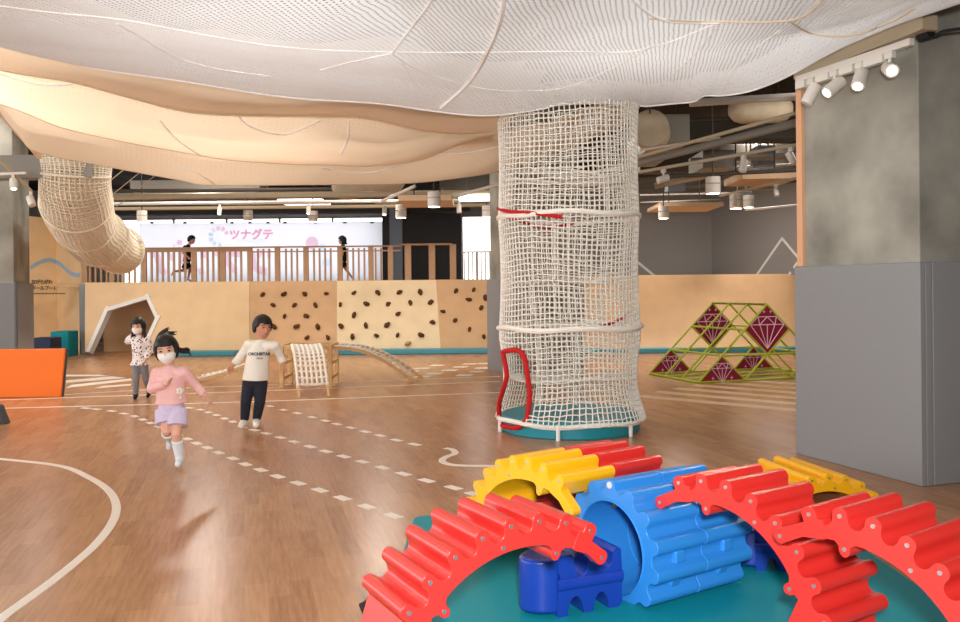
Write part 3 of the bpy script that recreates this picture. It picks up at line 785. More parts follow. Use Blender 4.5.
EA = edge(PA, .8); EB = edge(PB, 2.2); EC = edge(PC, 4.3)
def up_y(E, d, dz): return [p-E2*d*1.0+V((0, 0, dz)) for p in E]
drape(up_y(EA, .9, .55), EA, 90, 20, lump_p(.2, .09), 'ceiling_net', 'peachnet', 'narrow lamplit net hanging directly behind the white net', 'tan', .006, (.25, .12))
drape(up_y(EB, 1.5, .5), EB, 100, 24, lump_p(.55, .15), 'ceiling_net', 'peachnet', 'middle lamplit net between the narrow one and the lowest one', 'peachnet' if False else 'tan', .006, (.25, .12),
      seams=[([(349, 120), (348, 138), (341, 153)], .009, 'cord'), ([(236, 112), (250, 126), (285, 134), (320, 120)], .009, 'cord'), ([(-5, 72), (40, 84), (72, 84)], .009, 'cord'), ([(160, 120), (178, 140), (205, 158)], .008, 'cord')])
drape(up_y(EC, 2.2, .42), EC, 110, 26, lump_p(.85, .15), 'ceiling_net', 'peachnet', 'lowest lamplit net, above the platform and the net tunnel', 'tan', .006, (.5, .2),
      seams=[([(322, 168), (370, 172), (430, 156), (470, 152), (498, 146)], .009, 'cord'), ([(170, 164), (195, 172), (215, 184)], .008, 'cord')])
# wooden edge beam on the far side
b = MB(); b.bar(at(-20, 88, 10.2), at(40, 157, 11.3), .05, .06); tag(b.build('net_edge_beam', 'tile'), 'slanting wooden beam at the edge of the lamplit nets above the grey pillar', 'beam')

# ================================================================ NET TUNNEL
tn = thing('net_tunnel', at(95, 235, 14), 'beige net crawl tunnel bending down from the nets towards the platform', 'net tunnel')
path = catmull([at(74, 128, 12.4), at(75, 160, 12.4), at(75, 188, 12.5), at(78, 210, 13), at(86, 226, 13.9), at(98, 238, 15.2), at(111, 247, 17.0), at(119, 250, 18.2)], 8)
def tframe(i):
    t = (path[min(i+1, len(path)-1)]-path[max(i-1, 0)]).normalized(); a = V((1, 0, 0)); a = (a-t*a.dot(t)).normalized(); return t, a, t.cross(a)
n = len(path); NR = 44
def tp(i, q, k=1.0):
    t, a, c = tframe(i); s = i/(n-1); r = (.475+.03*sin(s*20)*.5)*k*(1+.02*noise.noise(path[i]*2)); return path[i]+a*(r*cos(q))+c*(r*sin(q))
b = MB()
for j in range(NR): b.tube([tp(i, 2*pi*j/NR+.02*sin(i)) for i in range(n)], .0105, 4, caps=False)
fine = []
for i in range(n):
    b.tube([tp(i, 2*pi*j/NR) for j in range(NR)], .0105, 4, closed=True)
    if i < n-1:
        A_ = [tp(i, 2*pi*j/NR).lerp(tp(i+1, 2*pi*j/NR), .5) for j in range(NR)]; b.tube(A_, .0075, 4, closed=True)
b.build('outer_net', 'ropeshade', tn, ang=180)
vs = [tp(i, 2*pi*j/NR, .97) for i in range(n) for j in range(NR+1)]; fs = []
for i in range(n-1):
    for j in range(NR): fs.append((i*(NR+1)+j, i*(NR+1)+j+1, (i+1)*(NR+1)+j+1, (i+1)*(NR+1)+j))
b = MB(); b.add(vs, fs); o = b.build('inner_net', net_mat('beige_inner_netting', srgb(232, 219, 196), .05, .42, .3), tn, ang=180)
u = o.data.uv_layers.new(name='UVMap')
for li, l in enumerate(o.data.loops): i = l.vertex_index//(NR+1); j = l.vertex_index % (NR+1); u.data[li].uv = (j*3.0/NR, i*.17)
for i in (0, 12, 21, 30, 40, n-1):
    b = MB(); b.tube([tp(i, 2*pi*j/40, 1.02) for j in range(40)], .02, 6, closed=True); b.build('hoop', 'ropeshade', tn)
for q in (.35, 1.9):
    b = MB(); b.tube([tp(i, -q, 1.02) for i in range(n)], .016, 6); b.build('side_cord', 'rope', tn)
for k, i in enumerate((22, 28, 34, 40)):
    b = MB(); p = tp(i, -1.2, 1.0); b.tube([p, p+V((1.3, .6, 1.3))], .008, 5); b.build('hanging_rope', 'pipe', tn)

# ================================================================ CEILING SERVICES
def lamp(px, py, d, w=12, light=0, label=''):
    p = at(px, py, d); r = w*d/F/2; h = r*2.5
    t = thing('pendant_lamp', p, label, 'lamp', 'cylinder lamps under the ceiling' if False else None)
    b = MB(); b.cyl(p-V((0, 0, h*.42)), p+V((0, 0, h*.5)), r, 24); b.build('shade', 'lampwhite', t, bevel=.006)
    b = MB(); b.tube([p+V((cos(a)*r*1.0, sin(a)*r*1.0, h*.12)) for a in [2*pi*k/24 for k in range(24)]], .008, 6, closed=True); b.build('seam_ring', 'pipe', t)
    b = MB(); b.cyl(p-V((0, 0, h*.435)), p-V((0, 0, h*.40)), r*.86, 20); b.build('glowing_lens', 'bulb', t)
    b = MB(); b.cyl(p+V((0, 0, h*.5)), V((p.x, p.y, 4.7)), .012, 6); b.build('rod', 'pipedark', t)
    return p, r, h
LAMPS = [(713, 186, 12.5, 14.5, 'large cylinder ceiling lamp, biggest above the lime green frame'), (736, 202, 15, 12.5, 'cylinder ceiling lamp over the green frame, in front of a smaller one'), (748.5, 202, 17.5, 10.5, 'small cylinder ceiling lamp over the green frame, behind a larger one'),
         (663.5, 213, 16.4, 10.5, 'cylinder ceiling lamp beside the net tower before the far grey wall'), (434, 200, 14.2, 13, 'cylinder ceiling lamp hanging under the tan ceiling panel'), (401, 212, 17, 11, 'cylinder ceiling lamp before the slim blue-grey pillar'),
         (313, 217, 19.5, 9.5, 'cylinder ceiling lamp above the walking child'), (487, 212, 18, 10, 'cylinder ceiling lamp beside the middle pillar'), (248, 216, 19.5, 9.2, 'cylinder ceiling lamp above the pink banner lettering'), (142, 217, 17.5, 10, 'cylinder ceiling lamp above the end of the net tunnel')]
LP = [lamp(x, y, d, w, 1, l) for x, y, d, w, l in LAMPS]
def pipe(a, c, r, m, lab, n=8, cat='pipe', name='ceiling_pipe'):
    b = MB(); b.tube([a, c], r, n); tag(b.build(name, m), lab, cat)
def spot(t, p, aim, r=.05, L=.16, on=False, stem=.1):
    a = V(aim).normalized(); b = MB(); b.box(p-V((0, 0, .02)), P2*.035, P1*.018, (0, 0, .025)); b.cyl(p, p-V((0, 0, stem)), .013, 8)
    s = b.build('spotlight', 'lampwhite', t); q = p-V((0, 0, stem+.02)); b = MB(); b.cyl(q-a*L*.45, q+a*L*.55, r, 20); b.build('barrel', 'lampwhite', s, bevel=.005)
    b = MB(); b.cyl(q+a*L*.53, q+a*L*.56, r*.68, 18); b.build('lens', 'bulb' if on else 'lampwhite', s); return q, a
def track(a, c, spots, lab, m='lampwhite', h=.035, r=.05, L=.16, on=False):
    t = thing('light_track', (a+c)/2, lab, 'track light'); b = MB(); b.bar(a, c, .045, h); b.build('rail', m, t)
    out = [spot(t, a.lerp(c, s)-V((0, 0, h/2)), aim, r, L, o) for s, aim, o in spots]; return t, out
# the white track along the near pillar
ta = at(797.5, 80, 7.05); tc_ = at(912, 41.5, 5.98)
t, SP = track(ta, tc_, [(.14, V((-.5, .1, -1)), False), (.36, V((-.9, -.25, -.7)), True), (.585, V((-.5, -.6, -.9)), True), (.83, V((-.3, -1, -.4)), True)], 'white track with four spotlights along the top of the near concrete pillar', h=.05, r=.05, L=.17)
for s0, s1 in ((.0, .09), (.2, .32), (.42, .54), (.63, .79)):
    b = MB(); b.bar(ta.lerp(tc_, s0)-V((0, 0, .05)), ta.lerp(tc_, s1)-V((0, 0, .05)), .05, .06); b.build('driver_box', 'lampwhite', t)
b = MB(); b.bar(at(800, 74, 7.2), at(930, 22, 5.8), .12, .1); tag(b.build('net_edge_beam', 'pipe'), 'tan beam holding the white net along the near pillar', 'beam')
b = MB(); b.tube(catmull([at(931, 34, 5.9), at(937, 34.5, 5.88), at(945, 31, 5.85), at(975, 27, 5.8)], 5), .011, 8); tag(b.build('cable', 'black'), 'black cable clipped to the upper part of the near pillar', 'cable')
b = MB(); b.box(at(925, 31, 5.9), P2*.05, P1*.03, (0, 0, .05)); tag(b.build('junction_box', 'black'), 'small black junction box on the near concrete pillar', 'box')
# tracks and conduits right of the tower
track(at(640, 172, 11), at(796, 145, 10.2), [(.16, V((-1, -.2, -.3)), False), (.68, V((-.3, -.3, -1)), False), (.97, V((.4, -.3, -1)), False)], 'tan lighting track with three spots nearest above the green frame', 'pipe', r=.045, L=.15)
track(at(720, 196, 15), at(798, 178, 13), [(.2, V((0, -.2, -1)), False), (.75, V((0, -.3, -1)), False)], 'pale lighting track with two small spots beyond the tan ceiling panel', 'pipe', r=.04, L=.13)
pipe(at(638, 157, 10.5), at(796, 113, 9.2), .022, 'pipe', 'thin tan conduit crossing above the green frame')
pipe(at(638, 163, 11.5), at(800, 122, 10.2), .05, 'ductgrey', 'thicker grey conduit crossing above the green frame')
pipe(at(636, 178, 14), at(800, 170, 13), .03, 'pipedark', 'dark pipe running above the far lamp beside the tower')
pipe(at(690, 103, 11), at(806, 96, 11), .05, 'lampwhite', 'white pipe just under the white net near the corner board')
pipe(at(636, 190, 19), at(800, 180, 17), .05, 'pipedark', 'dark pipe in front of the far grey wall top')
pipe(at(640, 203, 21), at(720, 200, 21), .03, 'pipedark', 'thin dark pipe above the lamp beside the tower')
b = MB(); p = at(728, 110, 12.5); q = at(779, 109, 12.5); b.capsule(p+V((.2, 0, 0)), .2, q, .2, 24); o = tag(b.build('round_duct', 'duct'), 'short fat tan air duct under the ceiling near the corner board', 'duct'); b = MB(); b.cyl(q+UP*.19, V((q.x, q.y, 4.68)), .012, 6); b.build('hanger', 'pipedark', o)
b = MB(); p = at(650, 128, 12); b.cyl(p, p+V((.12, .45, 0)), .26, 24); o = tag(b.build('round_duct', 'duct'), 'round duct end beside the top of the net tower', 'duct'); b = MB(); b.cyl(p+UP*.2, V((p.x, p.y, 4.68)), .012, 6); b.build('hanger', 'pipedark', o)
def slab(name, x0, x1, y, d, dep, th, m, lab, cat):
    a = at(x0, y, d); c = at(x1, y, d); b = MB(); b.box(((a.x+c.x)/2, d+dep/2, a.z+th/2), ((c.x-a.x)/2, 0, 0), (0, dep/2, 0), (0, 0, th/2)); ob = tag(b.build(name, m, bevel=.01), lab, cat)
    for sx in (.25, .75):
        b = MB(); px_ = a.x+(c.x-a.x)*sx; b.cyl((px_, d+dep/2, a.z+th), (px_, d+dep/2, 4.68), .012, 6); b.build('hanger', 'pipedark', ob)
    return ob
slab('square_duct', 656, 690, 143, 12.6, 2.5, .42, 'ductgrey', 'grey square air duct beside the round duct end', 'duct')
slab('air_conditioner', 742, 800, 179, 13.5, 1.0, .12, 'tile', 'tan ceiling air conditioner panel above the largest lamp', 'air conditioner')
slab('air_conditioner', 660, 724, 206.5, 17, 1.3, .08, 'tile', 'tan ceiling air conditioner panel before the far grey wall', 'air conditioner')
slab('air_conditioner', 398, 452, 201, 14.8, 1.2, .1, 'tile', 'tan ceiling air conditioner panel beside the round tan duct', 'air conditioner')
slab('beam', 640, 800, 172, 16, .4, .5, 'pipedark', 'dark ceiling beam above the far grey wall', 'beam')
slab('beam', 640, 800, 140, 13.6, .4, .35, 'pipedark', 'dark ceiling beam across the ducts', 'beam')
slab('square_duct', 703, 735, 168, 14.4, 1.0, .3, 'ductgrey', 'small grey duct box behind the tan conduit', 'duct')
# left half of the ceiling
b = MB(); b.capsule(at(345, 186, 16.5), .26, at(392, 180, 16.5), .26, 24); o = tag(b.build('round_duct', 'duct'), 'fat tan round duct under the lowest lamplit net', 'duct'); p = at(368, 183, 16.5); b = MB(); b.cyl(p+UP*.2, V((p.x, p.y, 4.68)), .012, 6); b.build('hanger', 'pipedark', o)
for (x0, y0, x1, y1, d, r, m, lab) in ((100, 197, 500, 193, 16, .06, 'pipe', 'tan pipe running just below the lamplit nets'), (100, 204, 500, 200, 17.5, .035, 'lampwhite', 'thin pale pipe below the tan pipe'), (100, 191, 330, 189, 15, .03, 'pipedark', 'thin dark pipe touching the lowest lamplit net'), (100, 209, 500, 205, 19, .04, 'pipe', 'tan pipe in front of the long window head')):
    pipe(at(x0, y0, d), at(x1, y1, d), r, m, lab)
slab('beam', 90, 470, 215, 24, .4, .28, 'darkwall', 'long dark beam over the long window', 'beam')
slab('beam', 400, 500, 203, 22, .3, .2, 'pipedark', 'dark beam above the grey wall beside the small window', 'beam')
slab('lit_panel', 277, 322, 201.5, 20.5, 1.2, .06, 'glow', 'bright lit ceiling panel behind the pipes', 'ceiling light')
slab('lit_panel', 458, 492, 197, 15.6, .8, .05, 'glow', 'small bright ceiling panel beside the net tower', 'ceiling light')
track(at(210, 204, 18), at(330, 203, 18), [(.08, V((0, -.3, -1)), True), (.82, V((0, -.3, -1)), True)], 'lighting track with two lit spots above the banner', 'pipe', r=.045, L=.15)
track(at(375, 204, 16.5), at(480, 201, 16.5), [(.09, V((0, -.4, -1)), True), (.8, V((0, -.2, -1)), False)], 'lighting track with two spots beside the slim pillar', 'pipe', r=.045, L=.15)
for (x0, y0, x1, y1, d, lab) in ((380, 202, 415, 186, 15.2, 'silver duct rail slanting up beside the fat round duct'), (450, 198, 500, 184, 15, 'silver duct rail slanting up beside the tower')):
    pipe(at(x0, y0, d), at(x1, y1, d-.5), .03, 'lampwhite', lab)
# beam on the left pillar
b = MB(); b.box(at(10, 168, 12.2), (1.2, 0, 0), (0, .15, 0), (0, 0, .16)); tag(b.build('beam', 'ductgrey'), 'grey beam in front of the top of the padded grey pillar', 'beam')
pipe(at(-20, 175, 11.8), at(26, 173, 11.8), .02, 'lampwhite', 'thin pale pipe on the grey pillar below the beam')
track(at(-10, 150, 11.6), at(32, 192, 12), [(.55, V((.2, -.3, -1)), True), (.97, V((.5, -.3, -1)), False)], 'lighting track slanting down past the grey pillar', 'pipe', r=.05, L=.15)

for k, (x0, y0, x1, y1, d0, d1, r_, m, lab) in enumerate([(640, 150, 720, 138, 12.0, 11.5, .018, 'lampwhite', 'thin pale conduit between the square duct and the tan conduit'), (690, 160, 800, 155, 14.5, 14.5, .035, 'ductgrey', 'grey pipe above the air conditioner panel'),
    (655, 186, 705, 176, 15, 14.6, .05, 'pipe', 'short tan pipe with an elbow left of the largest lamp'.replace(' left of', ' beside')), (718, 168, 800, 164, 15.5, 15.5, .02, 'lampwhite', 'thin pale conduit just above the tan air conditioner panel'), (640, 195, 735, 193, 18, 18, .018, 'lampwhite', 'thin pale conduit in front of the far grey wall'),
    (745, 210, 800, 205, 18, 17.5, .022, 'lampwhite', 'pale conduit between the small lamp and the corner board'), (660, 122, 735, 118, 13.0, 13.0, .03, 'pipedark', 'dark pipe running behind the round duct end')]):
    pipe(at(x0, y0, d0), at(x1, y1, d1), r_, m, lab)
slab('cable_tray', 742, 790, 158, 14.2, .35, .07, 'ductgrey', 'grey cable tray beneath the dark ceiling beam', 'cable tray')
slab('junction_box', 760, 775, 189, 15.6, .3, .2, 'ductgrey', 'grey junction box beyond the tan air conditioner panel', 'box')
slab('junction_box', 668, 686, 191, 16.6, .3, .2, 'bluegrey', 'pale grey junction box above the lamp next to the net tower', 'box')
slab('square_duct', 758, 776, 165, 15.2, .4, .35, 'bluegrey', 'pale grey duct box between the conduits near the corner board', 'duct')
slab('black_panel', 735, 752, 205, 19, .3, .3, 'black', 'black box under the ceiling behind the two small lamps', 'box')
slab('square_duct', 130, 260, 192, 18.5, .8, .25, 'ductgrey', 'long grey duct above the end of the net tunnel', 'duct')
slab('square_duct', 440, 500, 188, 16.6, .5, .3, 'pipedark', 'dark duct between the tower and the tan air conditioner panel', 'duct')
# ================================================================ GEAR ARCHES ON THE TEAL MAT
MZ = .03
def rrect(x0, x1, y0, y1, r, n=8):
    out = []
    for cx, cy, a0 in ((x1-r, y1-r, 0), (x0+r, y1-r, 90), (x0+r, y0+r, 180), (x1-r, y0+r, 270)):
        for k in range(n+1): a = math.radians(a0+90*k/n); out.append(V((cx+r*cos(a), cy+r*sin(a), 0)))
    return out
b = MB(); b.prism(rrect(-.43, 2.06, 1.6, 5.42, .1), (0, 0, MZ)); tag(b.build('play_mat', 'teal', bevel=.01), 'large thin teal vinyl mat under the gear arches', 'mat')

PITCH = .1255; LR = .0305
def arc_profile(R, nteeth, foot, knob2=None, hook=True):
    """outline in (s, rho): s runs along the arc from the first tooth, rho from the tooth-centre circle"""
    pts = []
    def arc(cx, cy, r, a0, a1, n):
        for k in range(n+1): a = math.radians(a0+(a1-a0)*k/n); pts.append((cx+r*cos(a), cy+r*sin(a)))
    if hook:
        hx, hy = -.118, -.066
        arc(hx, hy, .029, 300, 60, 9)                     # round hook end
        pts.append((-.085, -.049)); pts.append((-.055, -.048)); pts.append((-.036, -.032))
        arc(0, 0, LR, 190, 0, 9)
    else: arc(0, 0, LR, 190, 0, 9)
    vr = (PITCH-2*LR)/2
    for k in range(1, nteeth):
        c = k*PITCH
        arc(c-PITCH/2, -.006, vr, 180, 360, 9)
        arc(c, 0, LR, 180, 0, 8)
    last = (nteeth-1)*PITCH
    end = max(last+LR+.002, foot)
    pts.append((last+LR+.006, -.02))
    pts.append((end, -.025)); pts.append((end, -.088))
    k2 = knob2
    def knob(c):
        arc(c, -.113, .028, 20, -200, 10)
    if k2 is not None and k2+.06 < end:
        pts.append((k2+.05, -.09)); knob(k2); pts.append((k2-.05, -.09))
    n = 16; s1 = (k2-.05 if k2 is not None and k2+.06 < end else end); s0 = PITCH*1.12+.05
    for k in range(1, n): s = s1+(s0-s1)*k/n; pts.append((s, -.088))
    pts.append((s0, -.09)); knob(PITCH*1.12)
    pts.append((PITCH*1.12-.045, -.088)); pts.append((.03, -.08)); arc(-.01, -.062, .02, 270, 180, 4)
    return pts
def hook_profile(hs, hr):
    Q = V((.035, -.052, 0)); Hc = V((hs, hr, 0)); d = (Hc-Q).normalized(); n = V((-d.y, d.x, 0))
    pts = [Q-n*.032-d*.02, Q-n*.034]
    for k in range(9):
        a = -pi*.62+2*pi*.62*k/8; pts.append(Hc+d*(.029*cos(a))+n*(.029*sin(a)))
    m = Q.lerp(Hc, .45); pts.insert(2, m-n*.024); pts += [m+n*.024, Q+n*.036, Q+n*.034-d*.02]
    return [(p.x, p.y) for p in pts]
def gear_arch(c, h, R, a1, sgn, nteeth, foot, W, color, label, knob2=None, hook=True, screws=True, group=None, axsgn=1, st=None, zmin=MZ+.002, hkp=(-.14, -.055)):
    """c centre, h heading of the face plane, a1 angle of the first tooth, sgn direction of the teeth"""
    c = V(c); u = V((cos(h), sin(h), 0)); ax = V((-sin(h), cos(h), 0))*axsgn
    k_ = (st or PITCH/R)/PITCH
    def P(s, rho, off=0): a = a1+sgn*s*k_; return c+u*((R+rho)*cos(a))+UP*((R+rho)*sin(a))+ax*off
    prof = arc_profile(R, nteeth, foot, knob2, False)
    pts = [P(s, r) for s, r in prof]
    pts = [V((p.x, p.y, max(p.z, zmin))) for p in pts]
    t = thing('gear_arch', P(.3, -.05, W/2), label, 'gear arch', group)
    b = MB(); b.prism(pts, ax*W); b.build('arch_body', color, t, bevel=.0045, seg=2, recalc=True, ang=50)
    if hook:
        hp = hook_profile(*hkp)
        for o_ in (-.0012, W-.0488):
            b = MB(); b.prism([P(s, r, o_) for s, r in hp], ax*.05); b.build('hook_plate', color, t, bevel=.001, recalc=True, ang=50)
    if screws:
        L = [(k*PITCH, 0) for k in range(nteeth)]+[(PITCH*1.12, -.113), (PITCH*3.4, -.066)]+([hkp] if hook else [])+([(knob2, -.113)] if knob2 else [])
        for s, r in L:
            p = P(s, r)
            if p.z < MZ+.03: continue
            b = MB(); b.cyl(p-ax*.003, p+ax*.004, .0078, 12); b.build('screw', 'screw', t)
    return t
W = .385
ra = gear_arch((.163, 3.089, .03), .498, .579, 2.51-7*.205, 1, 8, 2.0*.125/.205, .365, 'red', 'red gear arch nearest the empty wood floor, hooked over the dark blue block', knob2=PITCH*6.35, st=.205, hkp=(-.112, -.061))
gear_arch((.962, 3.596, .095), -.974, .535, 1.925, -1, 12, 1.19, .37, 'red', 'red gear arch whose hook end rests on the light blue tunnel', knob2=PITCH*5.9, st=.244, hkp=(-.152, -.042))
gear_arch((1.265, 2.992, .116), -.948, .527, 1.848, -1, 12, 1.14, .365, 'red', 'red gear arch hooked onto the other red arch, farthest from the light blue tunnel', knob2=PITCH*6.4, st=.233, hkp=(-.165, -.045))
b = MB(); p = at(372, 611, 3.42); b.box(p, V((.028, .012, .01)), V((-.02, .04, 0)), V((-.012, 0, .03))); b.build('buckle', 'black', ra, bevel=.006)
yh = -.924; yax = V((-sin(yh), cos(yh), 0))
gear_arch((.226, 4.248, .031), yh, .56, 2.641-7*.214, 1, 13, .56*2.0, .345, 'yellow', 'yellow gear arch behind the nearest red arch, in front of a red one', knob2=PITCH*6.3, st=.214, hkp=(-.145, -.08))
gear_arch(V((.226, 4.248, .031))+yax*(.345+.02), yh, .56, 2.641-7*.214+.02, 1, 13, .56*2.0, .34, 'red', 'red gear arch standing directly behind the yellow arch beside the light blue tunnel', knob2=PITCH*6.3, screws=False, st=.214)
gear_arch((2.27, 5.65, -.325), .2, .51, 2.283, -1, 7, .75, .64, 'yellow', 'low yellow gear arch between the red arches and the grey pillar', hook=False, zmin=.002)
# light blue tunnel: two scalloped segments end to end
def tunnel(c, h, L, label):
    c = V(c); u = V((cos(h), sin(h), 0)); ax = V((-sin(h), cos(h), 0)); N = 240
    R0 = .287; zc = c.z-MZ
    def prof(q):
        ph = ((q-2.465)/.447) % 1.0; d = min(ph, 1-ph)
        k = d/.5; bump = sqrt(max(0, 1-(k/.52)**2)) if k < .52 else -.8*sqrt(max(0, 1-((1-k)/.48)**2))
        r = R0+.026*bump
        if sin(q) < 0: r = min(r, zc/max(1e-6, -sin(q)))
        return r
    angs = [-pi/2+2*pi*k/N for k in range(N)]
    vs = []; Rin = .215
    for off in (0, L):
        for a in angs: r = prof(a if a > -pi/2 else a); vs.append(c+u*(r*cos(a))+UP*(r*sin(a))+ax*off)
        for a in angs: ri = min(Rin, prof(a)-.012); vs.append(c+u*(ri*cos(a))+UP*(ri*sin(a))+ax*off)
    fs = []
    for k in range(N):
        j = (k+1) % N
        fs += [(k, j, N+j, N+k)[::-1], (2*N+k, 2*N+j, 3*N+j, 3*N+k), (k, j, 2*N+j, 2*N+k)[::1], (N+k, N+j, 3*N+j, 3*N+k)[::-1]]
    t = thing('tunnel_segment', c+ax*L/2-V((0, 0, zc)), label, 'play tunnel')
    b = MB(); b.add(vs, fs); b.build('tunnel_body', 'blue', t, bevel=.004, recalc=True, ang=50)
    # raised grips between the lower teeth, rim round the mouth
    b = MB(); b.tube([c+u*(.218*cos(a))+UP*(.218*sin(a))-ax*.001 for a in [math.radians(v) for v in range(-50, 231, 8)]], .006, 8); b.build('mouth_rim', 'blue', t)
    for q in (.2-.1, -.27):
        q0 = 2.465-.447*5.5 if q > 0 else 2.465-.447*6.5
        p = c+u*(.262*cos(q0))+UP*(.245*sin(q0))+ax*(L*.52); rd = u*cos(q0)+UP*sin(q0); tg = u*-sin(q0)+UP*cos(q0)
        b = MB(); b.box(p, rd*.026, tg*.030, ax*.032); b.build('grip', 'blue', t, bevel=.012, seg=3)
    for q in (2.465-.894,):
        p = c+u*((R0+.002)*cos(q))+UP*((R0+.002)*sin(q)); b = MB(); b.cyl(p-ax*.004, p+ax*.004, .016, 14); b.build('cap', 'lampwhite', t)
    return t
bh = -.99; bax = V((-sin(bh), cos(bh), 0)); bc = V((.590, 3.97, .25))
tunnel(bc, bh, .305, 'front light blue scalloped tunnel segment with the open mouth')
tunnel(bc+bax*.311, bh, .305, 'rear light blue tunnel segment joined behind the open-mouthed one')
# dark blue rocker blocks
def rocker(org, h, L, Ht, D, label):
    """face with two U notches on its upper edge and two arches on its lower edge, round back at one end"""
    o = V(org); u = V((cos(h), sin(h), 0)); ax = V((-sin(h), cos(h), 0))
    def arc(cx, cz, rx, rz, a0, a1, n=9): return [(cx+rx*cos(math.radians(a0+(a1-a0)*k/n)), cz+rz*sin(math.radians(a0+(a1-a0)*k/n))) for k in range(n+1)]
    w = L
    pr = [(.0, 0.02)]+arc(.02*L, .012, .02*L, .012, 180, 270, 3)
    pr += [(.10*L, 0)]+arc(.28*L, 0.0, .12*L, .30*Ht, 180, 0)+arc(.475*L, .015, .07*L, .015, 200, 340, 4)+arc(.67*L, 0, .12*L, .30*Ht, 180, 0)+[(.86*L, 0)]
    pr += arc(.93*L, .03, .07*L, .03, 270, 360, 3)+[(L, .35*Ht)]+arc(1.0*L, .5*Ht, .05*L, .11*Ht, 270, 90, 6)[::1]+[(L, .7*Ht), (.99*L, .92*Ht)]
    pr += arc(.93*L, .93*Ht, .06*L, .07*Ht, 0, 110, 4)+arc(.745*L, .93*Ht, .115*L, .27*Ht, 0, -180)+arc(.56*L, .93*Ht, .07*L, .07*Ht, 0, 180, 6)+arc(.37*L, .93*Ht, .115*L, .32*Ht, 0, -180)+[(.22*L, Ht), (.02*L, Ht)]
    pr += arc(.0, .62*Ht, .05*L, .1*Ht, 70, -70, 5)[::1]
    P = [o+u*x+UP*z for x, z in pr]
    t = thing('rocker_block', o+u*L/2+ax*D/2, label, 'play block')
    b = MB(); b.prism(P, ax*D); b.build('block_body', 'navy', t, bevel=.008, recalc=True, ang=50)
    b = MB(); n = 18; cs = []
    for k in range(n+1):
        a = math.radians(-90+180*k/n); cs.append(o+ax*(D*.5-sin(a)*D*.47)+u*(.02-cos(a)*D*.64)+UP*.012)
    b.prism(cs, UP*(Ht-.03)); b.build('round_end', 'navy', t, bevel=.02, seg=3, recalc=True)
    b = MB(); c0 = o+UP*(.52*Ht)-ax*.0; pts = [c0+u*(L*.0), c0+u*L]; b.tube(pts, .026, 14); b.v = [p+ax*((p-c0).dot(ax)*-.35) for p in b.v]; b.build('face_ridge', 'navy', t)
    b = MB(); p = o+u*(.56*L)+UP*(.93*Ht); b.cyl(p-ax*.004, p+ax*.01, .016, 16); b.build('bolt_cap', 'lampwhite', t)
    return t
o = gd(557.5, 618, MZ); o.z = MZ
rocker(o, .42, .33, .265, .22, 'dark blue rounded play block in front of the light blue tunnel mouth')
o = gd(756, 571, MZ); o.z = MZ
rocker(o, -.1, .30, .22, .25, 'dark blue play block half hidden behind the red arch on the light blue tunnel')

# ================================================================ LIME TUBE FRAME WITH MAROON PANELS
fL = gd(649.5, 374.5); fF = gd(698.6, 383.7); d2 = (fL-fF); d2.z = 0; DL = d2.length; d2.normalize(); d1 = V((d2.y, -d2.x, 0)); GW = 2.42; GHt = 1.17
fr = thing('tube_climber', fF+d1*GW/2+d2*DL/2, 'lime green tube climbing frame with maroon gem panels before the curved ramp', 'climbing frame')
def gp(i, j, k):                                   # i along the base 0..3, j level 0..3 (0 = ground), k 0 front 1 back
    return fF+d1*(GW*(i/3+j/6))+d2*(DL*k)+UP*(.02+(GHt-.02)*j/3)
def lt(a, c, r=.017): b = MB(); b.tube([a, c], r, 8); b.build('tube', 'lime', fr)
for k in (0, 1):
    for i in range(3): lt(gp(i, 0, k), gp(i+1, 0, k))
    lt(gp(0, 1, k), gp(2, 1, k))
    for i in range(3):
        lt(gp(i, 0, k), gp(i, 3-i, k)); lt(gp(i+1, 0, k), gp(0, i+1, k))
for j in range(4): lt(gp(0, j, 0), gp(0, j, 1)); lt(gp(3-j, j, 0), gp(3-j, j, 1))
for s in (1/3, 2/3):
    a, c = gp(0, 0, s), gp(0, 3, s); lt(a, c); lt(gp(3, 0, s), c); lt(a, gp(3, 0, s), .014)
def gem_panel(A, Bq, C, D=None):
    """triangle or lozenge panel with a gem line drawing"""
    n = d2; pts = [A, Bq, C]+([D] if D is not None else [])
    cen = sum((p for p in pts), V((0, 0, 0)))/len(pts); pts = [cen+(p-cen)*.96 for p in pts]
    b = MB(); b.prism([p-n*.008 for p in pts], n*.016); pn = b.build('gem_panel', 'maroon', fr)
    if D is None: s = GW*.075; c = cen+UP*.02
    else: s = GW*.125; c = cen-UP*.01
    u = d1
    G = {0: (-1, .3), 1: (-.55, .75), 2: (0, .75), 3: (.55, .75), 4: (1, .3), 5: (0, -1.05), 6: (-.45, .3), 7: (0, .3), 8: (.45, .3)}
    for i, j in ((0, 1), (1, 2), (2, 3), (3, 4), (0, 4), (0, 5), (4, 5), (6, 5), (8, 5), (7, 5), (0, 1), (1, 6), (6, 2), (2, 8), (8, 3)):
        a = c+u*G[i][0]*s+UP*G[i][1]*s*.9-n*.011; e = c+u*G[j][0]*s+UP*G[j][1]*s*.9-n*.011
        MBl.tube([a, e], .0055 if D is None else .0075, 4)
    for dx, dz in (((-.9, -.55), (.9, -.55)) if D is None else ((-.2, .93), (.2, .93))):
        p = c+u*dx*s+UP*dz*s-n*.011; sb = MB(); sb.prism([p-UP*.03, p-UP*.006+u*.006, p+u*.03, p+UP*.006+u*.006, p+UP*.03, p+UP*.006-u*.006, p-u*.03, p-UP*.006-u*.006], -n*.004); sb.build('sparkle_print', 'pinkline', pn)
    return pn
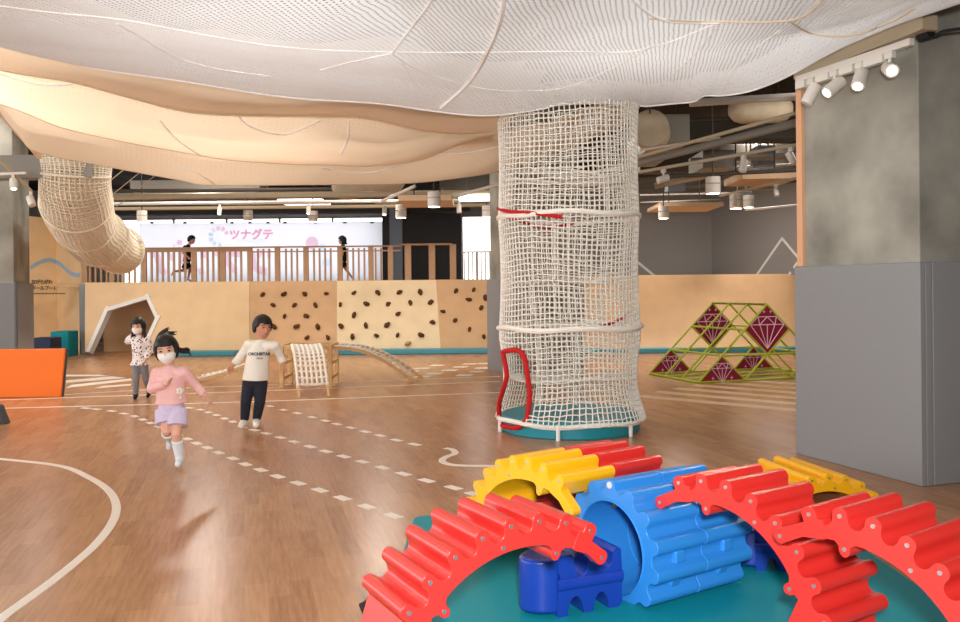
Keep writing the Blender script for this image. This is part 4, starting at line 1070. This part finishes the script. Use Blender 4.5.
for args in ((gp(0, 0, 0), gp(1, 0, 0), gp(0, 1, 0)), (gp(0, 0, 1), gp(1, 0, 1), gp(0, 1, 1)), (gp(2, 0, 1), gp(3, 0, 1), gp(2, 1, 1)), (gp(0, 1, 1).lerp(gp(0, 1, 1), 1), None, None), (0, 0, 0)):
    if args[1] is None:
        MBl = MB(); pn = gem_panel(gp(0, 3, 1), gp(0, 2, 1), gp(1, 1, 1), gp(1, 2, 1)); MBl.build('gem_print', 'pinkline', pn)
    elif args[0] == 0:
        MBl = MB(); pn = gem_panel(gp(0, 3, 0), gp(0, 2, 0), gp(1, 1, 0), gp(1, 2, 0)); MBl.build('gem_print', 'pinkline', pn)
    else:
        MBl = MB(); pn = gem_panel(*args); MBl.build('gem_print', 'pinkline', pn)

# ================================================================ WOODEN ROPE-NET FRAME
A0 = gd(282, 388); A0.z = 0
wf = thing('wooden_climber', A0+V((.35, .35, 0)), 'small pale wooden frame holding the rope ramps behind the boy', 'climbing frame')
cor = [A0, A0+V((.72, .02, 0)), A0+V((.7, .72, 0)), A0+V((-.02, .7, 0))]
for p in cor: b = MB(); b.box(p+UP*.32, V((.03, 0, 0)), V((0, .03, 0)), UP*.32); b.build('leg', 'wood', wf, bevel=.006)
for i in range(4):
    for z, h in ((.61, .06), (.36, .045), (.14, .045)):
        if i == 0 and z < .6: continue
        b = MB(); b.bar(cor[i]+UP*z, cor[(i+1) % 4]+UP*z, .035, h); b.build('rail', 'wood', wf, bevel=.004)
def ramp(p0, p1, q0, q1, lab, bow, nr, nc, rope_r=.015, rail_m='wood', thick=.03, legs=False):
    """two bowed wooden rails from the frame top (p0, p1) to the ground (q0, q1), rope net between"""
    t = thing('rope_ramp', (q0+q1)/2, lab, 'rope ramp')
    def L(a, c, s): return a.lerp(c, s)+UP*(bow*sin(pi*min(1, s*1.0)))
    for a, c in ((p0, q0), (p1, q1)):
        pts = [L(a, c, k/12) for k in range(13)]; b = MB()
        for k in range(12): b.bar(pts[k], pts[k+1]+(pts[k+1]-pts[k])*.08, thick, .05)
        b.build('side_rail', rail_m, t)
    b = MB()
    for k in range(nr+1):
        s = .02+.86*k/nr; a = L(p0, q0, s)+UP*.03; c = L(p1, q1, s)+UP*.03
        b.tube([a.lerp(c, m/6)+UP*(-.015*sin(pi*m/6)) for m in range(7)], rope_r, 6)
        b.tube([a+UP*.015+V((.0, 0, 0)), a-UP*.06], rope_r*1.4, 6); b.tube([c+UP*.015, c-UP*.06], rope_r*1.4, 6)
    for m in range(nc+1):
        pts = []
        for k in range(nr+1): s = .02+.86*k/nr; pts.append((L(p0, q0, s)).lerp(L(p1, q1, s), (m+.0)/nc)+UP*(.032-.012*sin(pi*m/nc)))
        b.tube(pts, rope_r, 6)
    b.build('rope_net', 'rope', t, ang=180); return t
zt = .66
def gz(p, z): return V((p.x, p.y, z))
ramp(at(292, 346.5, 12.9), at(319.5, 346, 12.95), gz(gd(299, 398), .0), gz(gd(328.5, 396.5), 0), 'cream rope-net ramp coming down from the wooden frame towards the bare floor', .17, 11, 6, .018)
p = at(326, 348, 13.1); q = gd(413, 381.5); ramp(p, p+V((.05, .5, 0)), q, q+V((.12, .45, 0)), 'arched rope ramp going down from the wooden frame towards the tower', .17, 15, 2, .011)
p = at(276, 352, 13.1); q = gd(189, 382); ramp(p, p+V((.0, .45, 0)), q, q+V((-.1, .45, 0)), 'low rope ramp between the running girl and the boy, left of the wooden frame'.replace(', left of', ', beyond'), -.06, 13, 3, .010)
# ================================================================ PEOPLE
def hand(b, w, d, nrm, s, curl=.5):
    """palm and five bent fingers; w wrist, d direction, nrm palm normal"""
    d = V(d).normalized(); nrm = V(nrm); nrm = (nrm-d*nrm.dot(d)).normalized(); side = d.cross(nrm)
    b.ell(w+d*.034*s, d*.040*s, side*.030*s, nrm*.014*s, 12, 8)
    for k, (o, l) in enumerate(((-.022, .040), (-.0075, .047), (.0075, .044), (.021, .034))):
        p0 = w+d*.055*s+side*o*s; p1 = p0+(d*cos(curl*.6)+nrm*sin(curl*.6)).normalized()*l*.5*s; p2 = p1+(d*cos(curl*1.8)+nrm*sin(curl*1.8)).normalized()*l*.5*s
        b.chain([p0, p1, p2], [.0085*s, .0078*s, .0066*s], 8)
    p0 = w+d*.018*s-side*.022*s; p1 = p0+(d*.6-side*.8).normalized()*.026*s; p2 = p1+(d*.9-side*.2+nrm*.3).normalized()*.022*s
    b.chain([p0, p1, p2], [.011*s, .0095*s, .008*s], 8)
def person(label, J, s, f, u=UP, skin='skin', hair_len=None, mask=False, shirt=None, sleeve=1.0, hem=None, pants=None, plen=1.0, flare=1.0, socks=None, socklen=0, shoes=None, tails=(), palms=(None, None), curl=.5, wide=1.0, smile=False):
    f = V(f).normalized(); u = V(u); u = (u-f*u.dot(f)).normalized(); r = f.cross(u)
    root = thing('person', (min(J['an0'].x, J['an1'].x), J['pel'].y, 0 if J['pel'].z < 1.5 else PZ), label, 'person')
    hc = J['head']; hr = .108*s
    b = MB()
    b.ell(hc, r*.080*s, f*.092*s, u*hr, 22, 16)                                        # skull
    b.ell(hc+f*.022*s-u*.040*s, r*.062*s, f*.066*s, u*.066*s, 18, 12)                  # jaw and cheeks
    b.ell(hc+f*.092*s-u*.022*s, r*.011*s, f*.016*s, u*.016*s, 10, 8)                   # nose
    for k in (-1, 1): b.ell(hc+r*k*.080*s-u*.018*s-f*.008*s, r*.010*s, f*.017*s, u*.026*s, 10, 8)
    b.capsule(hc-u*.075*s-f*.012*s, .037*s, J['neck'], .042*s)
    ch = J['chest']; pe = J['pel']
    sd = (J['sh1']-J['sh0']).normalized()
    b.capsule(J['sh0'], .043*s, J['sh1'], .043*s)
    for k in (-1, 1):
        b.capsule(ch+sd*k*.045*s, .058*s, pe+sd*k*.04*s, .062*s)
    b.capsule(J['neck'], .045*s, ch, .06*s)
    for i in (0, 1):
        i = str(i); b.chain([J['sh'+i], J['el'+i], J['wr'+i]], [.034*s, .028*s, .021*s])
        d = (J['wr'+i]-J['el'+i]); hand(b, J['wr'+i], d, palms[int(i)] or V((0, -1, .2)), s, curl)
        b.chain([J['hip'+i], J['kn'+i], J['an'+i]], [.056*s, .041*s, .028*s])
        t = J['toe'+i]; b.capsule(J['an'+i]-(J['an'+i]-t)*.12, .028*s, t, .020*s)
    b.build('body', skin, root, remesh=.0065*max(.9, s), smooth=3)
    # face
    for k in (-1, 1):
        b = MB(); b.ell(hc+f*.0875*s+r*k*.033*s+u*.006*s, r*.013*s, f*.006*s, u*.0065*s, 10, 8); b.build('eye', 'eye', root)
        b = MB(); q = hc+f*.087*s+r*k*.034*s+u*.026*s; b.chain([q-r*.017*s-f*.003*s, q+u*.004*s, q+r*.017*s-f*.004*s], [.0035*s]*3, 6); b.build('eyebrow', 'hair', root)
    if mask:
        b = MB(); vs = []; nu, nv = 14, 9
        for i in range(nv+1):
            for j in range(nu+1):
                a = (-1+2*j/nu)*1.15; e = .02+(-1.0)*(i/nv)
                x = sin(a); bul = 1.0+.13*cos(a*1.1)*sin(pi*min(1, max(0, i/nv)))
                vs.append(hc-u*.012*s+(r*x*.076*(1-.32*(i/nv)**3)*s+f*cos(a)*(.098-.018*(i/nv)**2)*s)*bul+u*e*(.088-.02*abs(x)**3*(i/nv))*s)
        fs = [(i*(nu+1)+j, i*(nu+1)+j+1, (i+1)*(nu+1)+j+1, (i+1)*(nu+1)+j) for i in range(nv) for j in range(nu)]
        o_ = len(vs); vs2 = vs+[p-(p-hc).normalized()*.008*s for p in vs]; fs += [tuple(q+o_ for q in t[::-1]) for t in fs]
        b.add(vs2, fs); mk = b.build('face_mask', 'mask', root, ang=180)
        for k in (-1, 1):
            b = MB(); b.chain([hc+r*k*.070*s+f*.045*s-u*.02*s, hc+r*k*.084*s+f*.0*s-u*.002*s, hc+r*k*.082*s-f*.012*s-u*.02*s], [.003*s]*3, 6); b.build('ear_loop', 'mask', mk)
    else:
        b = MB(); q = hc+f*.084*s-u*.055*s; w_ = .024 if smile else .017
        b.chain([q-r*w_*s-f*.008*s+u*(.006*s if smile else 0), q, q+r*w_*s-f*.008*s+u*(.006*s if smile else 0)], [.004*s, .006*s, .004*s], 8); b.build('mouth', 'lip', root)
    # hair: locks laid from the crown down over the skull
    b = MB(); crown = hc+u*.02*s-f*.012*s; b.ell(crown+u*.012*s-f*.012*s, r*.088*s, f*.094*s, u*.100*s, 20, 12) if False else None
    nl = 46; rr_ = random.Random(int(abs(hc.x)*1000))
    for k in range(nl):
        a = 2*pi*k/nl; front_ = cos(a)                       # 1 in front
        side = abs(sin(a))
        low = (-8 if front_ < -.2 else 24+14*front_) if hair_len is None else None
        if front_ > .55: low = 27+rr_.uniform(-5, 6)
        elif front_ > .1: low = (-6 if hair_len is not None or mask else 14)+rr_.uniform(-8, 8)
        else: low = (-32 if mask else -12*(1-front_))+rr_.uniform(-8, 8) if hair_len is None else -30
        pts = []; m = 7
        for j in range(m+1):
            e = math.radians(84+(low-84)*j/m); k2 = 1.06+.02*rr_.random()
            pts.append(hc+u*.004*s+(r*sin(a)*.082*s+f*cos(a)*.094*s)*cos(e)*k2+u*hr*sin(e)*k2)
        if hair_len and front_ < .12:
            e = pts[-1]; out = (r*sin(a)*.6+f*cos(a)).normalized()
            for j in range(1, 5): pts.append(e-u*hair_len*j/4+out*(.012*j)*s*.6+V(tails[0][0] if False else (0, 0, 0))+r*.004*rr_.uniform(-1, 1))
        n_ = len(pts); b.chain(pts, [(.017 if j < n_-2 else .013)*s for j in range(n_)], 8)
    b.ell(hc+u*.02*s-f*.014*s, r*.082*s, f*.088*s, u*.098*s, 18, 12)
    hb = b.build('hair', 'hair', root, remesh=.006, smooth=2)
    for tl in tails:
        b = MB(); P_ = catmull([V(p) for p in tl], 4); n_ = len(P_)
        for w_ in range(6):
            off = V((rr_.uniform(-.01, .01), rr_.uniform(-.01, .01), rr_.uniform(-.01, .01)))*.9
            b.chain([p+off*(1+j*.16) for j, p in enumerate(P_)], [max(.005, .016*(1-j/n_*.75))*s for j in range(n_)], 7)
        b.build('hair_tail', 'hair', hb, remesh=.006, smooth=2)
    # clothes
    if shirt:
        hz = hem if hem is not None else -.02
        b = MB(); b.capsule(J['sh0']-u*.004*s, .053*s, J['sh1']-u*.004*s, .053*s); b.capsule(J['neck']-u*.022*s, .056*s, ch, .09*s)
        dn = (pe-ch).normalized()
        fwd = sd.cross(UP).normalized()
        vs = []; NN = 26; L_ = (pe-ch).length-hz
        prof = [(-.03, .112, .09), (.15, .114, .094), (.5, .115*wide, .093*wide), (.8, .121*wide, .097*wide), (1, .127*wide*flare, .103*wide*flare)]
        for t_, ax_, ay_ in prof:
            for j in range(NN):
                a = 2*pi*j/NN; w_ = 1+.04*sin(5*a+t_*3)*t_
                vs.append(ch+dn*L_*t_+sd*ax_*s*cos(a)*w_+fwd*ay_*s*sin(a)*w_)
        fs = [(i*NN+j, i*NN+(j+1) % NN, (i+1)*NN+(j+1) % NN, (i+1)*NN+j) for i in range(len(prof)-1) for j in range(NN)]+[tuple(range(NN-1, -1, -1)), tuple((len(prof)-1)*NN+j for j in range(NN))]
        b.add(vs, fs)
        for i in '01':
            e = J['el'+i]; w0 = J['wr'+i]
            if sleeve >= 1: b.chain([J['sh'+i], e], [.048*s, .041*s]); d_ = w0-e; b.tube([e, e+d_*.5, e+d_*.9], [.041*s, .038*s, .034*s], 12); b.ell(e, V((.041*s, 0, 0)), V((0, .041*s, 0)), V((0, 0, .041*s)), 12, 8)
            elif sleeve > 0: b.tube([J['sh'+i], J['sh'+i].lerp(e, sleeve)], [.054*s, .05*s], 12)
        b.build('shirt', shirt, root, remesh=.0075, smooth=3)
    if pants:
        b = MB(); b.ell(pe, sd*.106*s*min(1, wide), sd.cross(UP)*.084*s*min(1, wide), UP*.080*s, 18, 12)
        for i in '01':
            h_, k_, a_ = J['hip'+i], J['kn'+i], J['an'+i]
            if plen < .6:
                e = h_.lerp(k_, plen*1.6); b.tube([h_+(h_-e)*.1, h_.lerp(e, .5), e], [.076*s, .076*s*flare, .079*s*flare], 16)
            else:
                b.chain([h_, k_], [.070*s*wide, .052*s*wide]); e = k_.lerp(a_, plen); b.tube([k_, k_.lerp(e, .6), e], [.052*s*wide, .046*s*wide, .039*s*wide], 14)
                b.ell(k_, V((.053*s*wide, 0, 0)), V((0, .053*s*wide, 0)), V((0, 0, .053*s*wide)), 12, 8)
        b.build('trousers' if plen > .6 else 'shorts', pants, root, remesh=.007, smooth=3)
    for i in '01':
        a_, k_, t_ = J['an'+i], J['kn'+i], J['toe'+i]; hl = a_-(t_-a_)*.22
        if socks:
            b = MB(); top = a_.lerp(k_, socklen); b.tube([top, a_.lerp(top, .5), a_], [.050*s if socklen > .5 else .038*s, .042*s if socklen > .5 else .036*s, .036*s], 14)
            b.capsule(hl-UP*.004, .033*s, t_, .026*s); b.ell(a_, V((.036*s, 0, 0)), V((0, .036*s, 0)), V((0, 0, .036*s)), 12, 8)
            b.build('sock', socks, root, remesh=.006, smooth=2)
        if shoes:
            b = MB(); b.capsule(hl-UP*.006, .040*s, t_, .033*s); b.tube([a_-UP*.02*s, a_+UP*.02*s], [.042*s, .040*s], 14); b.build('shoe', shoes, root, remesh=.006, smooth=2)
    return root
def joints(d, **k):
    out = {}
    for n, p in k.items(): out[n] = at(p[0], p[1], d+(p[2] if len(p) > 2 else 0))
    return out

# the running girl in pink
d = gd(180, 467.5).y
J = joints(d, head=(166.5, 350, -.04), neck=(169.5, 366.5), chest=(170.5, 377), pel=(171.5, 407), sh0=(157, 373), sh1=(184, 372), el0=(151.5, 389, .02), wr0=(166, 383.5, -.16), el1=(196, 386, .06), wr1=(205, 395.5, .03),
           hip0=(164.5, 411), hip1=(178.5, 411), kn0=(166.5, 431, -.06), kn1=(176.5, 434.5, -.08), an0=(170.5, 439, .22), an1=(180, 459.5, .0), toe0=(169, 447, .25), toe1=(178, 464.2, -.10))
girl = person('child in a pink jumper and lilac shorts running with long white socks', J, 1.0, V((.22, -1, -.12)), V((-.12, 0, 1)), mask=True, shirt='pinkshirt', sleeve=1, hem=.03, pants='lilaccloth', plen=.40, flare=1.08, socks='sock', socklen=.78,
              tails=[[at(158, 339, d+.05), at(161, 334, d+.07), at(165, 331, d+.09), at(169, 329, d+.1)], [at(164, 338, d+.02), at(168, 334, d+.03), at(174, 333, d+.04)], [at(177, 349, d+.05), at(183, 351, d+.08), at(188, 350.5, d+.1), at(191, 353, d+.11)]], palms=(V((.2, -.6, .5)), V((-.5, .2, -.5))))
b = MB()                                                # embroidered flower on the jumper
for k in range(5):
    p = at(180, 391, d-.115)+V((cos(k*1.257)*.018, 0, sin(k*1.257)*.018)); b.ell(p, V((.014, 0, 0)), V((0, .02, 0)), V((0, 0, .014)), 8, 6)
b.ell(at(181, 398, d-.12), V((.012, 0, 0)), V((0, .02, 0)), V((0, 0, .014)), 8, 6)
b.build('embroidery', 'whitecloth', girl)
# the boy
d = gd(249, 427).y
J = joints(d, head=(262.5, 327.5, -.02), neck=(262, 340.5), chest=(259, 350), pel=(255, 380), sh0=(249, 344.5, .03), sh1=(275, 345.5, -.03), el0=(240, 357, .06), wr0=(233, 365, .0), el1=(280.5, 357, .04), wr1=(283.5, 364, .0),
           hip0=(249.5, 383), hip1=(260.5, 383), kn0=(246, 401, -.05), kn1=(260, 401, -.04), an0=(244.5, 421, .02), an1=(256.5, 420, .04), toe0=(241.5, 425.4, -.08), toe1=(256.2, 424.8, -.10))
boy = person('child with short black hair in a cream lettered sweatshirt and dark navy trousers', J, 1.06, V((.66, -.75, -.06)), V((.02, 0, 1)), skin='skintan', shirt='whitecloth', sleeve=1, hem=.0, wide=1.06, pants='navycloth', plen=.93, shoes='whitecloth', palms=(V((.6, -.4, 0)), V((-.6, -.4, 0))), smile=True)
p = at(259.3, 355.3, d-.135); text_obj('shirt_lettering', 'ORCHISTAR', 'navycloth', boy, p, (1, .12, -.015), UP, .042, .003, bold=.0018)
p = at(259.5, 359.2, d-.135); text_obj('shirt_lettering', 'AREA', 'navycloth', boy, p, (1, .12, -.015), UP, .028, .003)
# the girl further back
d = gd(136, 399).y
J = joints(d, head=(138.5, 326.5, -.02), neck=(139.5, 336), chest=(140, 343), pel=(140, 362), sh0=(131.5, 340), sh1=(148, 340), el0=(127.5, 341.5, .18), wr0=(129.5, 337, .3), el1=(149.5, 351, .02), wr1=(145.5, 360, -.12),
           hip0=(136.5, 364.5), hip1=(143.5, 364.5), kn0=(136, 380, -.03), kn1=(146, 379, .03), an0=(135.7, 395.5, .0), an1=(149.5, 391.5, .2), toe0=(135, 397.8, -.12), toe1=(148, 396, .12))
person('child with long black hair in a white dotted blouse and grey tights', J, .98, V((-.12, -1, -.08)), V((.03, 0, 1)), mask=True, hair_len=.17, shirt='dots', sleeve=1, hem=-.04, flare=1.3, pants='greycloth', plen=1.0, wide=.86, socks='darksock', socklen=.12, palms=(V((0, 1, 0)), V((-.5, -.5, 0))))
# two children up on the platform, dark against the window
d = 21.5; zf = PZ
def pj(d, **k):
    return joints(d, **k)
J = pj(d, head=(191.5, 240), neck=(188.5, 245), chest=(187.5, 249), pel=(187, 261.5), sh0=(185, 247, -.12), sh1=(186.5, 247, .12), el0=(183, 253, -.12), wr0=(188, 257, -.14), el1=(189.5, 253, .13), wr1=(193, 250, .12),
       hip0=(186.8, 263, -.06), hip1=(187.2, 263, .06), kn0=(183, 270.5, -.06), kn1=(190, 270, .06), an0=(174, 271.5, -.06), an1=(188, 279.5, .06), toe0=(171.5, 275, -.06), toe1=(191.5, 281.2, .06))
person('child in dark clothes running along the platform behind the railing', J, .92, V((1, -.1, -.1)), UP, skin='skintan', shirt='blackcloth', sleeve=.5, hem=.0, pants='blackcloth', plen=.45, palms=(V((0, 1, 0)), V((0, 1, 0))))
J = pj(d, head=(342.3, 240.5), neck=(343, 245.2), chest=(343, 249), pel=(343, 261), sh0=(342.6, 247.4, -.12), sh1=(343.4, 247.4, .12), el0=(342.5, 254, -.13), wr0=(341, 259.5, -.13), el1=(344.5, 254, .13), wr1=(344, 260, .13),
       hip0=(342.6, 262.5, -.06), hip1=(343.4, 262.5, .06), kn0=(341.3, 270.5, -.06), kn1=(346, 269.5, .06), an0=(340.5, 278, -.06), an1=(351.5, 276.8, .06), toe0=(337.5, 279.5, -.06), toe1=(353, 279.3, .06))
person('child in a black shirt walking along the platform before the banner', J, .95, V((-1, -.1, -.05)), UP, skin='skintan', hair_len=.04, shirt='blackcloth', sleeve=.5, hem=.0, pants='blackcloth', plen=.38, palms=(V((0, 1, 0)), V((0, 1, 0))))
# ================================================================ LIGHT AND CAMERA
w = bpy.data.worlds.new('daylight'); SC.world = w; w.use_nodes = True
bg = w.node_tree.nodes['Background']; bg.inputs[0].default_value = (1, .99, .985, 1); bg.inputs[1].default_value = 3.0
def area(name, loc, size, power, col, rot=(0, 0, 0), shape='DISK', spread=pi):
    l = bpy.data.lights.new(name, 'AREA'); l.shape = shape; l.size = size; l.energy = power; l.color = col; l.spread = spread
    o = bpy.data.objects.new(name, l); COL.objects.link(o); o.location = loc; o.rotation_euler = rot; return o
warm = (1, .92, .84)
for i, (x, y) in enumerate([(-9, 17.0), (-5.5, 17.0), (-2, 17.0), (2.2, 16.5), (5.2, 16), (4.6, 20.5), (6.3, 18.5), (-8, 13), (5, 11), (-4, 13.5)]):  # warm fill for the far half, apart from the fixtures; some added far right
    area('ceiling_fill', (x, y, 4.3 if y > 14.9 or x > 3 else 4.3), .5, 78, warm)
for i, (x, y) in enumerate([(-6, 10), (-3.2, 11), (-.6, 11.2)]):  # unseen lamps added above the rear nets to brighten them
    area('ceiling_fill', (x, y, 4.55), .8, 12, (1, .93, .84))
for i, (x, y) in enumerate([(-5, 7), (-1.5, 5.5), (1.2, 6.5), (-7.5, 9.2), (-2.5, 9.4), (-4.8, 8.6)]):  # neutral lamps added over the white net so it reads brighter
    area('ceiling_fill', (x, y, 4.5), 1.6, 42, (1, .98, .95))
for (q, a), pw in zip(SP[1:], (14, 18, 14)):
    l = bpy.data.lights.new('track_spot', 'SPOT'); l.energy = pw*1.5; l.spot_size = 1.6; l.spot_blend = .8; l.color = (1, .85, .65); l.shadow_soft_size = .05
    o = bpy.data.objects.new('track_spot', l); COL.objects.link(o); o.location = q+a*.13; o.rotation_euler = V((0, 0, -1)).rotation_difference(a).to_euler()
# the camera's own flash, bounced softly from just above the lens
l = area('camera_flash', (.1, -.15, 1.75), .25, 230, (1, .98, .96), (pi/2+.12, 0, 0))
cam = bpy.data.cameras.new('camera'); cam.sensor_width = 36; cam.sensor_fit = 'HORIZONTAL'; cam.lens = F/960*36
cam.shift_y = -(311-HY)/960*-1 if False else (HY-311)/960
cam.clip_end = 200
co = bpy.data.objects.new('camera', cam); COL.objects.link(co); co.location = (0, 0, H); co.rotation_euler = (pi/2, ROLL, 0)
SC.camera = co
SC.view_settings.view_transform = 'Standard'; SC.view_settings.look = 'None'; SC.view_settings.gamma = 1; SC.view_settings.use_curve_mapping = False
SC.view_settings.exposure = 0.28
SC.cycles.max_bounces = 6; SC.cycles.transparent_max_bounces = 24; SC.cycles.use_denoising = True
SC.cycles.sample_clamp_indirect = 6
